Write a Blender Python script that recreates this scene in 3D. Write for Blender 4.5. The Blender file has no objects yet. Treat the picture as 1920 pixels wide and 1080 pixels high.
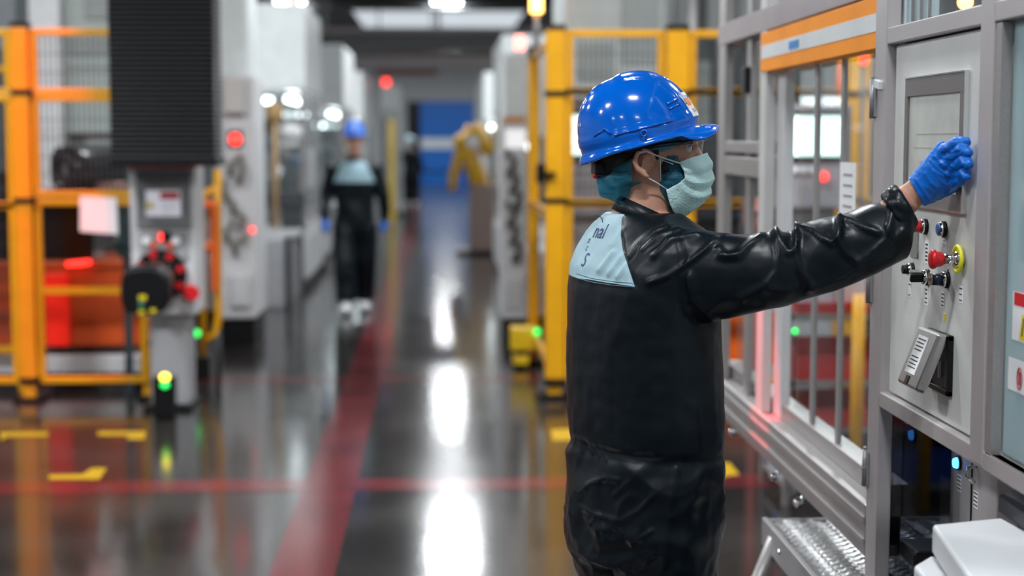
import bpy, bmesh, math, random
from mathutils import Vector, Matrix, noise
random.seed(7)
PI = math.pi
SC = bpy.context.scene
COL = SC.collection
V = Vector

# ------------------------------------------------------------------ camera
F = 3000.0                      # focal length in pixels of a 1920 wide frame
EYE = V((0, 0, 1.71))
YAW = math.atan(136 / 3000 * math.cos(math.atan(280 / 3000)))
PIT = math.atan(280 / 3000)
cam = bpy.data.cameras.new('camera'); camo = bpy.data.objects.new('camera', cam)
COL.objects.link(camo); SC.camera = camo
camo.location = EYE
camo.rotation_euler = (PI / 2 - PIT, 0, -YAW)
cam.sensor_width = 36; cam.lens = F * 36 / 1920
cam.clip_end = 200
cam.dof.use_dof = True; cam.dof.focus_distance = 3.42; cam.dof.aperture_fstop = 2.0
RM = camo.rotation_euler.to_matrix()

def ray(u, v):
    return RM @ V(((u - 960) / F, (540 - v) / F, -1))
def at(u, v, Y):                 # the world point seen at a pixel at distance Y down the aisle
    d = ray(u, v); return EYE + d * (Y / d.y)
def onx(u, v, X):
    d = ray(u, v); return EYE + d * (X / d.x)
def onz(u, v, Z=0.0):
    d = ray(u, v); return EYE + d * ((Z - EYE.z) / d.z)
def px(p):                       # and back
    q = RM.transposed() @ (V(p) - EYE)
    return 960 + F * q.x / -q.z, 540 - F * q.y / -q.z
def ax(u, Y, v=300): return at(u, v, Y).x
def az(v, Y, u=824): return at(u, v, Y).z

# ------------------------------------------------------------------ view and world
SC.view_settings.view_transform = 'Standard'; SC.view_settings.look = 'None'
SC.view_settings.gamma = 1; SC.view_settings.exposure = 0.0
SC.view_settings.use_curve_mapping = False
w = bpy.data.worlds.new('world'); SC.world = w; w.use_nodes = True
w.node_tree.nodes['Background'].inputs[0].default_value = (.75, .83, 1, 1)
w.node_tree.nodes['Background'].inputs[1].default_value = 0.03

# ------------------------------------------------------------------ materials
MATS = {}
def mat(name, col, rough=.5, metal=0, vary=.06, scale=6, bump=0, bscale=60, emit=0, coat=0, alpha=1, trans=0, ior=1.45, ecol=None, aniso=None, spec=.5):
    if name in MATS: return MATS[name]
    m = bpy.data.materials.new(name); m.use_nodes = True
    nt = m.node_tree; b = nt.nodes['Principled BSDF']
    b.inputs['Roughness'].default_value = rough; b.inputs['Metallic'].default_value = metal
    b.inputs['Specular IOR Level'].default_value = spec; b.inputs['Coat Weight'].default_value = coat; b.inputs['Coat Roughness'].default_value = .05
    b.inputs['Alpha'].default_value = alpha; b.inputs['Transmission Weight'].default_value = trans; b.inputs['IOR'].default_value = ior
    tc = nt.nodes.new('ShaderNodeTexCoord')
    n = nt.nodes.new('ShaderNodeTexNoise'); n.inputs['Scale'].default_value = scale; n.inputs['Detail'].default_value = 4
    nt.links.new(tc.outputs['Object'], n.inputs['Vector'])
    if aniso:
        mp = nt.nodes.new('ShaderNodeMapping'); mp.inputs['Scale'].default_value = aniso
        nt.links.new(tc.outputs['Object'], mp.inputs['Vector']); nt.links.new(mp.outputs[0], n.inputs['Vector'])
    r = nt.nodes.new('ShaderNodeValToRGB')
    r.color_ramp.elements[0].position = .3; r.color_ramp.elements[1].position = .7
    r.color_ramp.elements[0].color = (*[c * (1 - vary) for c in col], 1)
    r.color_ramp.elements[1].color = (*[min(1, c * (1 + vary)) for c in col], 1)
    nt.links.new(n.outputs['Fac'], r.inputs[0]); nt.links.new(r.outputs[0], b.inputs['Base Color'])
    if emit:
        b.inputs['Emission Color'].default_value = (*(ecol or col), 1); b.inputs['Emission Strength'].default_value = emit
    if bump:
        n2 = nt.nodes.new('ShaderNodeTexNoise'); n2.inputs['Scale'].default_value = bscale; n2.inputs['Detail'].default_value = 3
        nt.links.new(tc.outputs['Object'], n2.inputs['Vector'])
        bp = nt.nodes.new('ShaderNodeBump'); bp.inputs['Strength'].default_value = bump; bp.inputs['Distance'].default_value = .01
        nt.links.new(n2.outputs['Fac'], bp.inputs['Height']); nt.links.new(bp.outputs[0], b.inputs['Normal'])
    MATS[name] = m
    return m
YEL = mat('yellow powder coat', (.68, .32, .004), .35)
ORG = mat('orange paint', (.80, .13, .01), .35)
ORB = mat('orange band', (.95, .30, .004), .5, spec=.3)
BLK = mat('black plastic', (.005, .005, .006), .42, spec=.3)
DRK = mat('dark grey paint', (.05, .055, .06), .45)
WHT = mat('white machine enamel', (.64, .67, .67), .35)
PAL = mat('pale grey enamel', (.56, .56, .57), .4)
GRY = mat('grey enamel', (.30, .30, .31), .4)
MGR = mat('mid grey enamel', (.17, .175, .18), .45)
PNL = mat('panel light grey', (.62, .62, .60), .42)
BRZ = mat('bronze grey bezel', (.155, .14, .138), .38)
ALU = mat('anodised aluminium', (.36, .34, .335), .36, .45, aniso=(30, .6, 30))
ALD = mat('dull aluminium', (.34, .33, .34), .42, .4)
STL = mat('stainless steel', (.55, .53, .52), .25, 1)
CHR = mat('chrome', (.8, .8, .8), .1, 1)
RED = mat('red plastic', (.62, .012, .02), .3)
REDB = mat('red bin plastic', (.60, .03, .03), .4)
BLU = mat('blue plastic', (.02, .10, .45), .4)
YLP = mat('yellow green plastic', (.72, .70, .03), .4)
PAP = mat('white label', (.78, .78, .79), .6)
INK = mat('dark ink', (.03, .03, .04), .7)
RUB = mat('black rubber', (.02, .02, .02), .7)
GRF = mat('glowing red lamp', (.9, .02, .02), .3, emit=4.5, ecol=(1, .03, .02))
GGF = mat('glowing green lamp', (.02, .8, .1), .3, emit=1.6, ecol=(.03, 1, .15))
GYF = mat('glowing yellow lamp', (.9, .6, .05), .3, emit=4, ecol=(1, .75, .05))
GAF = mat('glowing amber lamp', (1, .5, .1), .3, emit=8, ecol=(1, .5, .12))
GBF = mat('glowing blue lamp', (.05, .3, 1), .3, emit=5, ecol=(.06, .3, 1))
GWF = mat('glowing white tube', (1, 1, 1), .3, emit=9, ecol=(.88, .97, 1))
SCR = mat('lit screen', (.8, 1, .95), .3, emit=1.6, ecol=(.72, 1, .93))
LAMP = mat('ceiling lamp diffuser', (1, 1, 1), .3, emit=30, ecol=(.93, .98, 1))

def glass_mat(name, tint=(.8, .9, .9), op=.12, rough=.03):
    m = bpy.data.materials.new(name); m.use_nodes = True; nt = m.node_tree
    nt.nodes.remove(nt.nodes['Principled BSDF']); out = nt.nodes['Material Output']
    t = nt.nodes.new('ShaderNodeBsdfTransparent'); t.inputs[0].default_value = (*tint, 1)
    g = nt.nodes.new('ShaderNodeBsdfGlossy'); g.inputs['Roughness'].default_value = rough; g.inputs[0].default_value = (1, 1, 1, 1)
    fr = nt.nodes.new('ShaderNodeFresnel'); fr.inputs[0].default_value = 1.45
    mx = nt.nodes.new('ShaderNodeMixShader')
    ml = nt.nodes.new('ShaderNodeMath'); ml.operation = 'ADD'; ml.use_clamp = True; ml.inputs[1].default_value = op * .25
    ge = nt.nodes.new('ShaderNodeNewGeometry'); io = nt.nodes.new('ShaderNodeMapRange'); io.inputs['To Min'].default_value = 1.4; io.inputs['To Max'].default_value = 1 / 1.4
    nt.links.new(ge.outputs['Backfacing'], io.inputs[0]); nt.links.new(io.outputs[0], fr.inputs[0])
    hf = nt.nodes.new('ShaderNodeMath'); hf.operation = 'MULTIPLY'; hf.inputs[1].default_value = .5
    nt.links.new(fr.outputs[0], hf.inputs[0]); nt.links.new(hf.outputs[0], ml.inputs[0]); nt.links.new(ml.outputs[0], mx.inputs[0])
    nt.links.new(t.outputs[0], mx.inputs[1]); nt.links.new(g.outputs[0], mx.inputs[2]); nt.links.new(mx.outputs[0], out.inputs[0])
    MATS[name] = m; return m
GLS = glass_mat('clear guard glass', (.95, .97, .97), .08)
GLD = glass_mat('smoked glass', (.25, .27, .3))

# ------------------------------------------------------------------ mesh builder
ORI = {}
def tag(o, label=None, cat=None, group=None, kind=None):
    if label: o['label'] = label
    if cat: o['category'] = cat
    if group: o['group'] = group
    if kind: o['kind'] = kind
    return o
def empty(name, loc, label, cat, group=None):
    o = bpy.data.objects.new(name, None); COL.objects.link(o); o.location = loc; o.empty_display_size = .1
    ORI[o.name] = V(loc); return tag(o, label, cat, group)
def copy_tree(o, parent=None):
    c = o.copy(); COL.objects.link(c)
    if parent is not None: c.parent = parent
    for ch in [x for x in bpy.data.objects if x.parent == o]: copy_tree(ch, c)
    return c

class MB:
    def __init__(s): s.bm = bmesh.new(); s.mi = 0
    def _fin(s, geom_faces, smooth=False):
        for f in geom_faces: f.material_index = s.mi; f.smooth = smooth
    def box(s, x0, x1, y0, y1, z0, z1, bev=0, R=None, c=None):
        r = bmesh.ops.create_cube(s.bm, size=1)['verts']
        cx, cy, cz = (x0 + x1) / 2, (y0 + y1) / 2, (z0 + z1) / 2
        for v in r: v.co = V((v.co.x * abs(x1 - x0) + cx, v.co.y * abs(y1 - y0) + cy, v.co.z * abs(z1 - z0) + cz))
        if R is not None:
            c = V(c) if c else V((cx, cy, cz))
            for v in r: v.co = c + R @ (v.co - c)
        fs = list({f for v in r for f in v.link_faces})
        if bev:
            es = list({e for v in r for e in v.link_edges})
            rr = bmesh.ops.bevel(s.bm, geom=es, offset=bev, segments=2, affect='EDGES', profile=.5)
            fs = list({f for f in fs if f.is_valid} | set(rr['faces']))
        s._fin(fs); return s
    def cyl(s, p0, p1, r0, r1=None, n=16, cap=True, smooth=True):
        p0, p1 = V(p0), V(p1); r1 = r0 if r1 is None else r1
        d = (p1 - p0).normalized(); a = d.orthogonal().normalized(); b = d.cross(a)
        R0 = [s.bm.verts.new(p0 + (a * math.cos(t) + b * math.sin(t)) * r0) for t in [2 * PI * i / n for i in range(n)]]
        R1 = [s.bm.verts.new(p1 + (a * math.cos(t) + b * math.sin(t)) * r1) for t in [2 * PI * i / n for i in range(n)]]
        for i in range(n):
            f = s.bm.faces.new((R0[i], R0[(i + 1) % n], R1[(i + 1) % n], R1[i])); f.material_index = s.mi; f.smooth = smooth
        if cap:
            for R in (R0[::-1], R1):
                f = s.bm.faces.new(R); f.material_index = s.mi
        return s
    def tube(s, pts, r, n=10, smooth=True, closed=False):
        pts = [V(p) for p in pts]; rs = r if isinstance(r, (list, tuple)) else [r] * len(pts)
        rings = []; N = None
        for i, p in enumerate(pts):
            if closed: d = (pts[(i + 1) % len(pts)] - pts[i - 1]).normalized()
            else: d = (pts[min(i + 1, len(pts) - 1)] - pts[max(i - 1, 0)]).normalized()
            if N is None: N = d.orthogonal().normalized()
            N = (N - d * N.dot(d)).normalized(); b = d.cross(N)
            rings.append([s.bm.verts.new(p + (N * math.cos(t) + b * math.sin(t)) * rs[i]) for t in [2 * PI * k / n for k in range(n)]])
        m = len(rings)
        for i in range(m if closed else m - 1):
            A, B = rings[i], rings[(i + 1) % m]
            for k in range(n):
                f = s.bm.faces.new((A[k], A[(k + 1) % n], B[(k + 1) % n], B[k])); f.smooth = smooth; f.material_index = s.mi
        if not closed:
            for R in (rings[0][::-1], rings[-1]): f = s.bm.faces.new(R); f.material_index = s.mi
        return s
    def loft(s, rings, cap=True, smooth=True):
        # rings: lists of points, all the same count
        vs = [[s.bm.verts.new(V(p)) for p in R] for R in rings]; n = len(vs[0])
        for A, B in zip(vs, vs[1:]):
            for k in range(n):
                f = s.bm.faces.new((A[k], A[(k + 1) % n], B[(k + 1) % n], B[k])); f.smooth = smooth; f.material_index = s.mi
        if cap:
            for R in (vs[0][::-1], vs[-1]): f = s.bm.faces.new(R); f.material_index = s.mi
        return s
    def prism(s, pts, d):
        # closed polygon (3-D points) pushed along vector d
        d = V(d); A = [s.bm.verts.new(V(p)) for p in pts]; B = [s.bm.verts.new(V(p) + d) for p in pts]; n = len(A)
        fs = [s.bm.faces.new(A[::-1]), s.bm.faces.new(B)]
        for k in range(n): fs.append(s.bm.faces.new((A[k], A[(k + 1) % n], B[(k + 1) % n], B[k])))
        s._fin(fs); return s
    def ball(s, c, r, R=None, n=16):
        c = V(c); r = V(r) if hasattr(r, '__len__') else V((r, r, r))
        q = bmesh.ops.create_uvsphere(s.bm, u_segments=n, v_segments=n // 2 + 2, radius=1)['verts']
        for v in q:
            p = V((v.co.x * r.x, v.co.y * r.y, v.co.z * r.z)); v.co = c + (R @ p if R is not None else p)
        s._fin({f for v in q for f in v.link_faces}, True); return s
    def rail(s, p0, p1, w, h=None):
        # square bar between two points
        p0, p1 = V(p0), V(p1); h = h or w; d = (p1 - p0).normalized()
        a = d.cross(V((0, 0, 1)));
        if a.length < .01: a = V((1, 0, 0))
        a.normalize(); b = a.cross(d)
        c = [a * w / 2 + b * h / 2, -a * w / 2 + b * h / 2, -a * w / 2 - b * h / 2, a * w / 2 - b * h / 2]
        s.loft([[p0 + q for q in c], [p1 + q for q in c]], smooth=False); return s
    def build(s, name, mats, parent=None, origin=None):
        bmesh.ops.recalc_face_normals(s.bm, faces=s.bm.faces)
        me = bpy.data.meshes.new(name); s.bm.to_mesh(me); s.bm.free()
        return mesh_obj(name, me, mats, parent, origin)
    def each(s, name, mats, parent):
        # every loose piece becomes a part of its own
        bmesh.ops.recalc_face_normals(s.bm, faces=s.bm.faces); left = set(s.bm.verts); out = []
        for v0 in list(s.bm.verts):
            if v0 not in left: continue
            st = [v0]; isl = []; left.discard(v0)
            while st:
                v = st.pop(); isl.append(v)
                for e in v.link_edges:
                    w_ = e.other_vert(v)
                    if w_ in left: left.discard(w_); st.append(w_)
            ix = {v: i for i, v in enumerate(isl)}; fs = list({f for v in isl for f in v.link_faces})
            me = bpy.data.meshes.new(name); me.from_pydata([v.co[:] for v in isl], [], [[ix[v] for v in f.verts] for f in fs])
            for p, f in zip(me.polygons, fs): p.use_smooth = f.smooth
            out.append(mesh_obj(name, me, mats, parent))
        s.bm.free(); return out
def mesh_obj(name, me, mats, parent=None, origin=None):
    o = bpy.data.objects.new(name, me); COL.objects.link(o)
    for m in (mats if isinstance(mats, (list, tuple)) else [mats]): me.materials.append(m)
    if parent is not None:
        org = ORI[parent.name]; o.parent = parent
    else:
        if origin is None:
            xs = [v.co for v in me.vertices]
            org = V(((min(p.x for p in xs) + max(p.x for p in xs)) / 2, (min(p.y for p in xs) + max(p.y for p in xs)) / 2, min(p.z for p in xs)))
        else: org = V(origin)
        o.location = org
    me.transform(Matrix.Translation(-org)); ORI[o.name] = org
    return o
def text(name, body, size, loc, rot, m, parent, ext=.0004, shear=0, align='CENTER'):
    cu = bpy.data.curves.new(name, 'FONT'); cu.body = body; cu.size = size; cu.extrude = ext; cu.align_x = align; cu.align_y = 'CENTER'; cu.shear = shear
    t = bpy.data.objects.new('tmp', cu); COL.objects.link(t); bpy.context.view_layer.update()
    me = bpy.data.meshes.new_from_object(t.evaluated_get(bpy.context.evaluated_depsgraph_get()))
    bpy.data.objects.remove(t)
    M = Matrix.Translation(V(loc)) @ rot.to_4x4(); me.transform(M)
    return mesh_obj(name, me, m, parent)
def remesh(bm, name, voxel, smooth=3, sub=0):
    me = bpy.data.meshes.new(name); bmesh.ops.recalc_face_normals(bm, faces=bm.faces); bm.to_mesh(me); bm.free()
    o = bpy.data.objects.new('tmp', me); COL.objects.link(o)
    r = o.modifiers.new('r', 'REMESH'); r.mode = 'VOXEL'; r.voxel_size = voxel; r.use_smooth_shade = True
    if smooth:
        q = o.modifiers.new('s', 'SMOOTH'); q.iterations = smooth; q.factor = .5
    bpy.context.view_layer.update()
    me2 = bpy.data.meshes.new_from_object(o.evaluated_get(bpy.context.evaluated_depsgraph_get()))
    bpy.data.objects.remove(o)
    for p in me2.polygons: p.use_smooth = True
    return me2
def ring(c, a, b, n=24, e=1.0):
    # superellipse ring around c with half-axis vectors a, b
    out = []
    for i in range(n):
        t = 2 * PI * i / n; ct, st = math.cos(t), math.sin(t)
        out.append(V(c) + V(a) * (abs(ct) ** e * (1 if ct >= 0 else -1)) + V(b) * (abs(st) ** e * (1 if st >= 0 else -1)))
    return out
def displace(me, fn):
    # fn(co, normal) -> metres outward
    nr = [V(v.normal) for v in me.vertices]
    for v, n in zip(me.vertices, nr): v.co = v.co + n * fn(v.co, n)
    me.update()

# ------------------------------------------------------------------ room shell
def fl_mat():
    m = bpy.data.materials.new('polished resin floor'); m.use_nodes = True; nt = m.node_tree; b = nt.nodes['Principled BSDF']
    geo = nt.nodes.new('ShaderNodeNewGeometry'); sep = nt.nodes.new('ShaderNodeSeparateXYZ'); nt.links.new(geo.outputs['Position'], sep.inputs[0])
    n = nt.nodes.new('ShaderNodeTexNoise'); n.inputs['Scale'].default_value = 1.3; n.inputs['Detail'].default_value = 5
    nt.links.new(geo.outputs['Position'], n.inputs['Vector'])
    r = nt.nodes.new('ShaderNodeValToRGB'); r.color_ramp.elements[0].color = (.016, .014, .013, 1); r.color_ramp.elements[1].color = (.036, .032, .029, 1)
    r.color_ramp.elements[0].position = .35; r.color_ramp.elements[1].position = .7
    nt.links.new(n.outputs['Fac'], r.inputs[0]); nt.links.new(r.outputs[0], b.inputs['Base Color'])
    r2 = nt.nodes.new('ShaderNodeMapRange'); r2.inputs['To Min'].default_value = .10; r2.inputs['To Max'].default_value = .17
    nt.links.new(n.outputs['Fac'], r2.inputs[0]); nt.links.new(r2.outputs[0], b.inputs['Roughness'])
    b.inputs['IOR'].default_value = 1.6
    n2 = nt.nodes.new('ShaderNodeTexNoise'); n2.inputs['Scale'].default_value = 3.5; nt.links.new(geo.outputs['Position'], n2.inputs['Vector'])
    bp = nt.nodes.new('ShaderNodeBump'); bp.inputs['Strength'].default_value = .05; bp.inputs['Distance'].default_value = .01
    nt.links.new(n2.outputs['Fac'], bp.inputs['Height']); nt.links.new(bp.outputs[0], b.inputs['Normal'])
    return m
FLR = fl_mat()
WAL = mat('painted hall wall', (.32, .33, .34), .6)
CEI = mat('ceiling deck', (.10, .105, .11), .7)
def struct(o): o['kind'] = 'structure'; return o
X0, X1, Y0, Y1, H = -11, 11, -7, 62, 5.6
struct(MB().box(X0, X1, Y0, Y1, -.2, 0).build('floor', FLR))
struct(MB().box(X0, X1, Y0, Y1, H, H + .15).build('ceiling', CEI))
struct(MB().box(X0 - .2, X0, Y0, Y1, 0, H).build('wall_left', WAL))
struct(MB().box(X1, X1 + .2, Y0, Y1, 0, H).build('wall_right', WAL))
struct(MB().box(X0, X1, Y0 - .2, Y0, 0, H).build('wall_front', WAL))
dx0, dx1, dz = -1.25, 1.35, 3.15
struct(MB().box(X0, dx0, Y1, Y1 + .2, 0, H).box(dx1, X1, Y1, Y1 + .2, 0, H).box(dx0, dx1, Y1, Y1 + .2, dz, H).build('wall_back', WAL))
# roll-up door at the far end
d = struct(MB().box(dx0 + .52, dx1, Y1 + .06, Y1 + .12, 0, 3.15).build('door_1', mat('blue door curtain', (.002, .12, .48), .45)))
MB().box(dx0 + .52, dx1, Y1 + .03, Y1 + .05, 1.33, 1.72).build('window_strip', mat('clear door strip', (.62, .66, .68), .3), d)
MB().box(dx0 + .52, dx1, Y1 + .03, Y1 + .055, .40, .48).build('bottom_bar', BLK, d)
MB().box(dx0, dx0 + .5, Y1 + .02, Y1 + .14, 0, 3.15).build('side_guide', BLK, d)
# red projected light lines, painted onto the floor as colour
LIN = mat('painted red light line', (.115, .018, .02), .15, vary=.3, scale=2)
k = 1
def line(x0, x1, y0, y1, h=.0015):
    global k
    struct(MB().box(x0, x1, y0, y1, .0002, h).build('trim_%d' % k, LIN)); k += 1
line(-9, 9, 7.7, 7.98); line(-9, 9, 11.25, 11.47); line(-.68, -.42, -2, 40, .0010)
YLN = mat('yellow floor tape', (.50, .30, .012), .3)
def tape(pts, label):
    P = [onz(u, v) for u, v in pts]
    tag(MB().prism([V((p.x, p.y, .0005)) for p in P], (0, 0, .0012)).build('floor_marking', YLN), label, 'floor marking', 'yellow corner marks on the floor')
tape([(92, 891), (155, 890), (172, 878), (200, 878), (186, 899), (92, 899)], 'bent yellow tape corner mark on the floor, nearest to the camera')
tape([(0, 820), (0, 811), (90, 811), (90, 818), (12, 819), (2, 826)], 'long thin yellow tape mark below the orange fence post, at the left frame edge')
tape([(183, 809), (274, 809), (270, 824), (238, 824), (240, 817), (183, 817)], 'yellow tape corner mark on the floor in front of the operator pedestal foot')
tape([(1032, 806), (1071, 804), (1100, 826), (1036, 826)], 'yellow tape mark on the floor just left of the foreground worker')
tape([(1330, 893), (1330, 868), (1368, 868), (1386, 890), (1350, 895)], 'yellow tape mark on the floor just right of the foreground worker')
# ceiling beams
BEA = mat('dark steel beam', (.075, .078, .08), .5)
for i, y in enumerate([4, 12, 20, 32, 42, 57]):
    mb = MB(); mb.box(X0, X1, y - .16, y + .16, H - .52, H - .49).box(X0, X1, y - .012, y + .012, H - .49, H - .03).box(X0, X1, y - .16, y + .16, H - .03, H)
    tag(mb.build('roof_beam', BEA), 'dark steel beam crossing under the ceiling deck', 'beam', 'roof beams across the hall')
PIPE = mat('white duct', (.62, .62, .63), .4)
def duct(y, z, r, m, label, sag=0):
    pts = [(-6 + 12 * i / 24, y, z + sag * math.cos(PI * (i / 24 - .5))) for i in range(25)]
    mb = MB().tube(pts, r, 14)
    for i in (4, 12, 20): mb.box(pts[i][0] - .02, pts[i][0] + .02, y - .02, y + .02, pts[i][2], H - .002)
    return tag(mb.build('overhead_duct', m), label, 'duct')
duct(38, 3.30, .19, PIPE, 'white round duct arching across the aisle below the roof beams', .3)
duct(47, 4.35, .22, PIPE, 'pale duct crossing the far end of the aisle beneath the ceiling', .1)
t = empty('cable_tray', (-.7, 40, 3.45), 'red-brown overhead cable tray crossing the aisle in front of the far door', 'cable tray')
TRY = mat('red brown tray', (.32, .07, .045), .5)
MB().box(-1.55, -.05, 39.8, 40.2, 3.28, 3.40).box(-1.4, -.2, 39.8, 40.2, 4.0, 4.12).build('tray', TRY, t)
MB().box(-1.5, -1.46, 39.95, 40.0, 3.28, H).box(-.2, -.16, 39.95, 40.0, 3.28, H).build('hanger', DRK, t)
# ceiling lamps
def lamp(x, y, label, power, first=[None]):
    t = empty('ceiling_light', (x, y, H - .45), label, 'ceiling light', 'twin ceiling lights in rows')
    MB().box(x - .42, x + .42, y - .16, y + .16, H - .40, H - .30, .01).build('housing', ALD, t)
    MB().cyl((x - .22, y, H - .42), (x - .22, y, H - .40), .14, n=20).cyl((x + .22, y, H - .42), (x + .22, y, H - .40), .14, n=20).build('diffuser', LAMP, t)
    MB().cyl((x, y, H - .30), (x, y, H), .012, n=6).build('hanger', DRK, t)
    L = bpy.data.lights.new('lamp_light', 'AREA'); L.shape = 'RECTANGLE'; L.size = .72; L.size_y = .26; L.energy = power; L.color = (.93, .97, 1)
    lo = bpy.data.objects.new('lamp_light', L); COL.objects.link(lo); lo.parent = t; lo.location = (0, 0, .02)
rows = [(-7, 'over the far left bay'), (-3.8, 'above the left machine row'), (.2, 'over the aisle'), (4.0, 'above the right machine row'), (7.6, 'over the far right bay')]
lys = [(-4.2, 'first', 25), (1.2, 'second', 135), (7.6, 'third', 215), (15, 'fourth', 190), (26, 'fifth', 250), (41.6, 'sixth', 250), (54.5, 'seventh', 250)]
for y, nm, pw in lys:
    for x, rn in rows:
        if x == .2 and y > 41: lb = 'bright twin ceiling light over the aisle, %s' % ('the farther and lower one in view' if y > 50 else 'cut by the top edge of the frame')
        else: lb = 'twin ceiling light %s, in the %s roof bay' % (rn, nm)
        lamp(x, y, lb, pw)
# overhead gantry with white side panels across the far aisle
t = empty('overhead_gantry', (.3, 36, 3.68), 'dark overhead gantry beam with a pinkish grey cable rail spanning the far aisle', 'gantry')
MB().box(-2.7, 3.0, 35.85, 36.15, 3.68, 4.02, .01).build('lower_beam', mat('gantry dark grey', (.09, .095, .10), .5), t)
MB().box(-2.7, 3.0, 35.8, 36.1, 4.04, 4.16, .01).build('cable_rail', mat('pinkish grey rail', (.36, .30, .30), .5), t)
MB().box(-2.6, -2.5, 35.9, 36.1, 4.02, H).box(2.7, 2.8, 35.9, 36.1, 4.02, H).box(-.06, -.02, 35.95, 36.05, 4.10, H).each('hanger', BEA, t)

t = empty('ceiling_glow', (.2, 52, H), 'added glowing panels imitating lit ceiling between the two farthest visible beams', 'added glow')
MB().box(-2.6, -.1, 48.6, 56.4, H - .05, H - .01).box(.0, 2.6, 48.6, 56.4, H - .05, H - .01).each('glow_panel', mat('added ceiling glow', (.8, .85, .88), .5, emit=.65, ecol=(.85, .93, 1)), t)  # emissive panels added to imitate a brightly lit stretch of ceiling
MB().box(-2.7, 2.7, 48.5, 48.6, H - .08, H).box(-2.7, 2.7, 56.4, 56.5, H - .08, H).each('panel_frame', ALD, t)

# ================================================================== right control cabinet (face in the plane x = FX)
FX = 1.07
def cy(u): return FX * 3000 / (u - 824) if False else onx(u, 300, FX).y
def cz(u, v): return onx(u, v, FX).z
def fbox(mb, u0, u1, z0, z1, x0, x1, bev=0):
    ya, yb = cy(u1), cy(u0); return mb.box(x0, x1, min(ya, yb), max(ya, yb), z0, z1, bev)
yA, yB, yC = cy(1660), cy(1684), cy(1857)      # outer post, panel rear edge, panel front edge
ZB, ZT = 1.115, 1.925                          # panel bottom and top
cab = empty('control_cabinet', (FX + .3, 3.2, 0), 'pale grey machine control cabinet with the touch panel the foreground worker is pressing', 'control cabinet')
mb = MB()
def prof(mb, y0, y1, z0, z1, x0=FX - .03, x1=FX + .05): mb.box(x0, x1, y0, y1, z0, z1, .003)
prof(mb, yB + .012, yA, 0.05, 3.0, FX - .03, FX + .004)                                        # rear post
prof(mb, yC - .085, yC - .01, ZB - .035, 3.0)                                   # middle post
prof(mb, 1.6, 1.68, .05, 3.0)
prof(mb, 1.61, yA - .01, ZT + .003, ZT + .042, FX - .0285, FX + .045)            # upper rail
prof(mb, 1.61, yA - .01, ZB - .040, ZB - .003, FX - .0285, FX + .045)           # lower rail
prof(mb, 1.61, yA - .01, 2.9, 2.995, FX - .0285, FX + .045)
mb.box(2.4, 2.48, 1.6, 1.68, .05, 3.0).box(2.4, 2.48, yA - .08, yA, .05, 3.0).box(FX + .05, 2.4, yA - .06, yA, 2.9, 2.98).box(FX + .05, 2.4, 1.6, 1.66, 2.9, 2.98)
mb.box(FX + .05, 2.4, yA - .05, yA, ZB - .09, ZB - .03)
mb.build('frame', mat('cabinet frame paint', (.44, .41, .415), .35, .2), cab)
mb = MB(); mb.box(FX + .031, FX + .05, yC - .02, yB + .012, ZB - .012, ZT + .012); mb.build('door_gasket', RUB, cab)
MB().box(FX - .012, FX + .03, yC, yB - .004, ZB, ZT, .006).build('door', PNL, cab)
for i, (va, vb) in enumerate([(148, 222), (494, 572), (855, 925)]):
    za, zb = cz(1666, va), cz(1666, vb)
    h = MB(); y = yA - .004
    h.cyl((FX - .036, y, zb), (FX - .036, y, za), .0065, n=12).cyl((FX - .036, y, za), (FX - .036, y, za + .008), .0035, n=10).cyl((FX - .036, y, (za + zb) / 2 - .001), (FX - .036, y, (za + zb) / 2 + .001), .0072, n=12)
    h.box(FX - .034, FX - .0305, y - .02, y + .004, zb + .004, za - .004)
    h.build('hinge', ALD, cab)
# side, back and top sheets, and the clear glazing over the panel
MB().box(2.36, 2.4, 1.7, yA - .1, .1, 2.9).build('back_panel', BLK, cab)
MB().box(FX + .02, FX + .026, yC, yA - .08, ZT + .044, 2.9).box(FX + .02, FX + .026, 1.68, yC - .09, ZT + .044, 2.9).build('upper_glazing', GLS, cab)
MB().box(FX + .2, FX + .5, yC + .02, yB - .02, ZB + .02, ZT - .02).build('electrical_box', PAL, cab)
# inside things seen through the upper glazing
MB().box(FX + .018, FX + .10, yA - .07, yA - .06, 1.97, 2.88).build('inner_panel', mat('bluish white liner', (.62, .72, .78), .3), cab)
for i in range(3): MB().tube([(FX + .035 + .02 * i, yA - .08, 1.98), (FX + .035 + .02 * i, yA - .08, 2.87)], .004, 8).build('conduit', WHT, cab)
MB().box(FX + .018, FX + 1.2, yA - .035, yA - .03, .06, ZB - .04).build('rear_glass', GLD, cab)
am = onx(1810, 4, FX + .5); MB().ball(am, .022).build('amber_lamp', GAF, cab)
# lit service door to the right
sd = tag(MB().box(FX - .006, FX + .02, 1.72, yC - .125, ZB + .0, ZT + .005, .004).build('service_door', mat('pale blue door glass', (.36, .50, .53), .12, coat=.5)), 'pale blue-grey glossy service door with warning stickers, at the right frame edge', 'service door')
mb = MB(); mb.box(FX - .028, FX - .008, yC - .125, yC - .095, ZB - .01, ZT).box(FX - .028, FX - .008, 1.7, yC - .095, ZB - .04, ZB - .003)
mb.build('door_trim', ALU, sd)
def sticker(u0, u1, v0, v1, xx, name, m, par, th=.001):
    ya, yb = sorted((onx(u0, 400, xx).y, onx(u1, 400, xx).y)); um = (u0 + u1) / 2
    return MB().box(xx - th, xx, ya, yb, onx(um, v1, xx).z, onx(um, v0, xx).z).build(name, m, par)
X = FX - .0065
sticker(1905, 1945, 552, 645, X, 'warning_sticker', PAP, sd); sticker(1907, 1945, 553, 578, X - .001, 'red_header', RED, sd)
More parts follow.
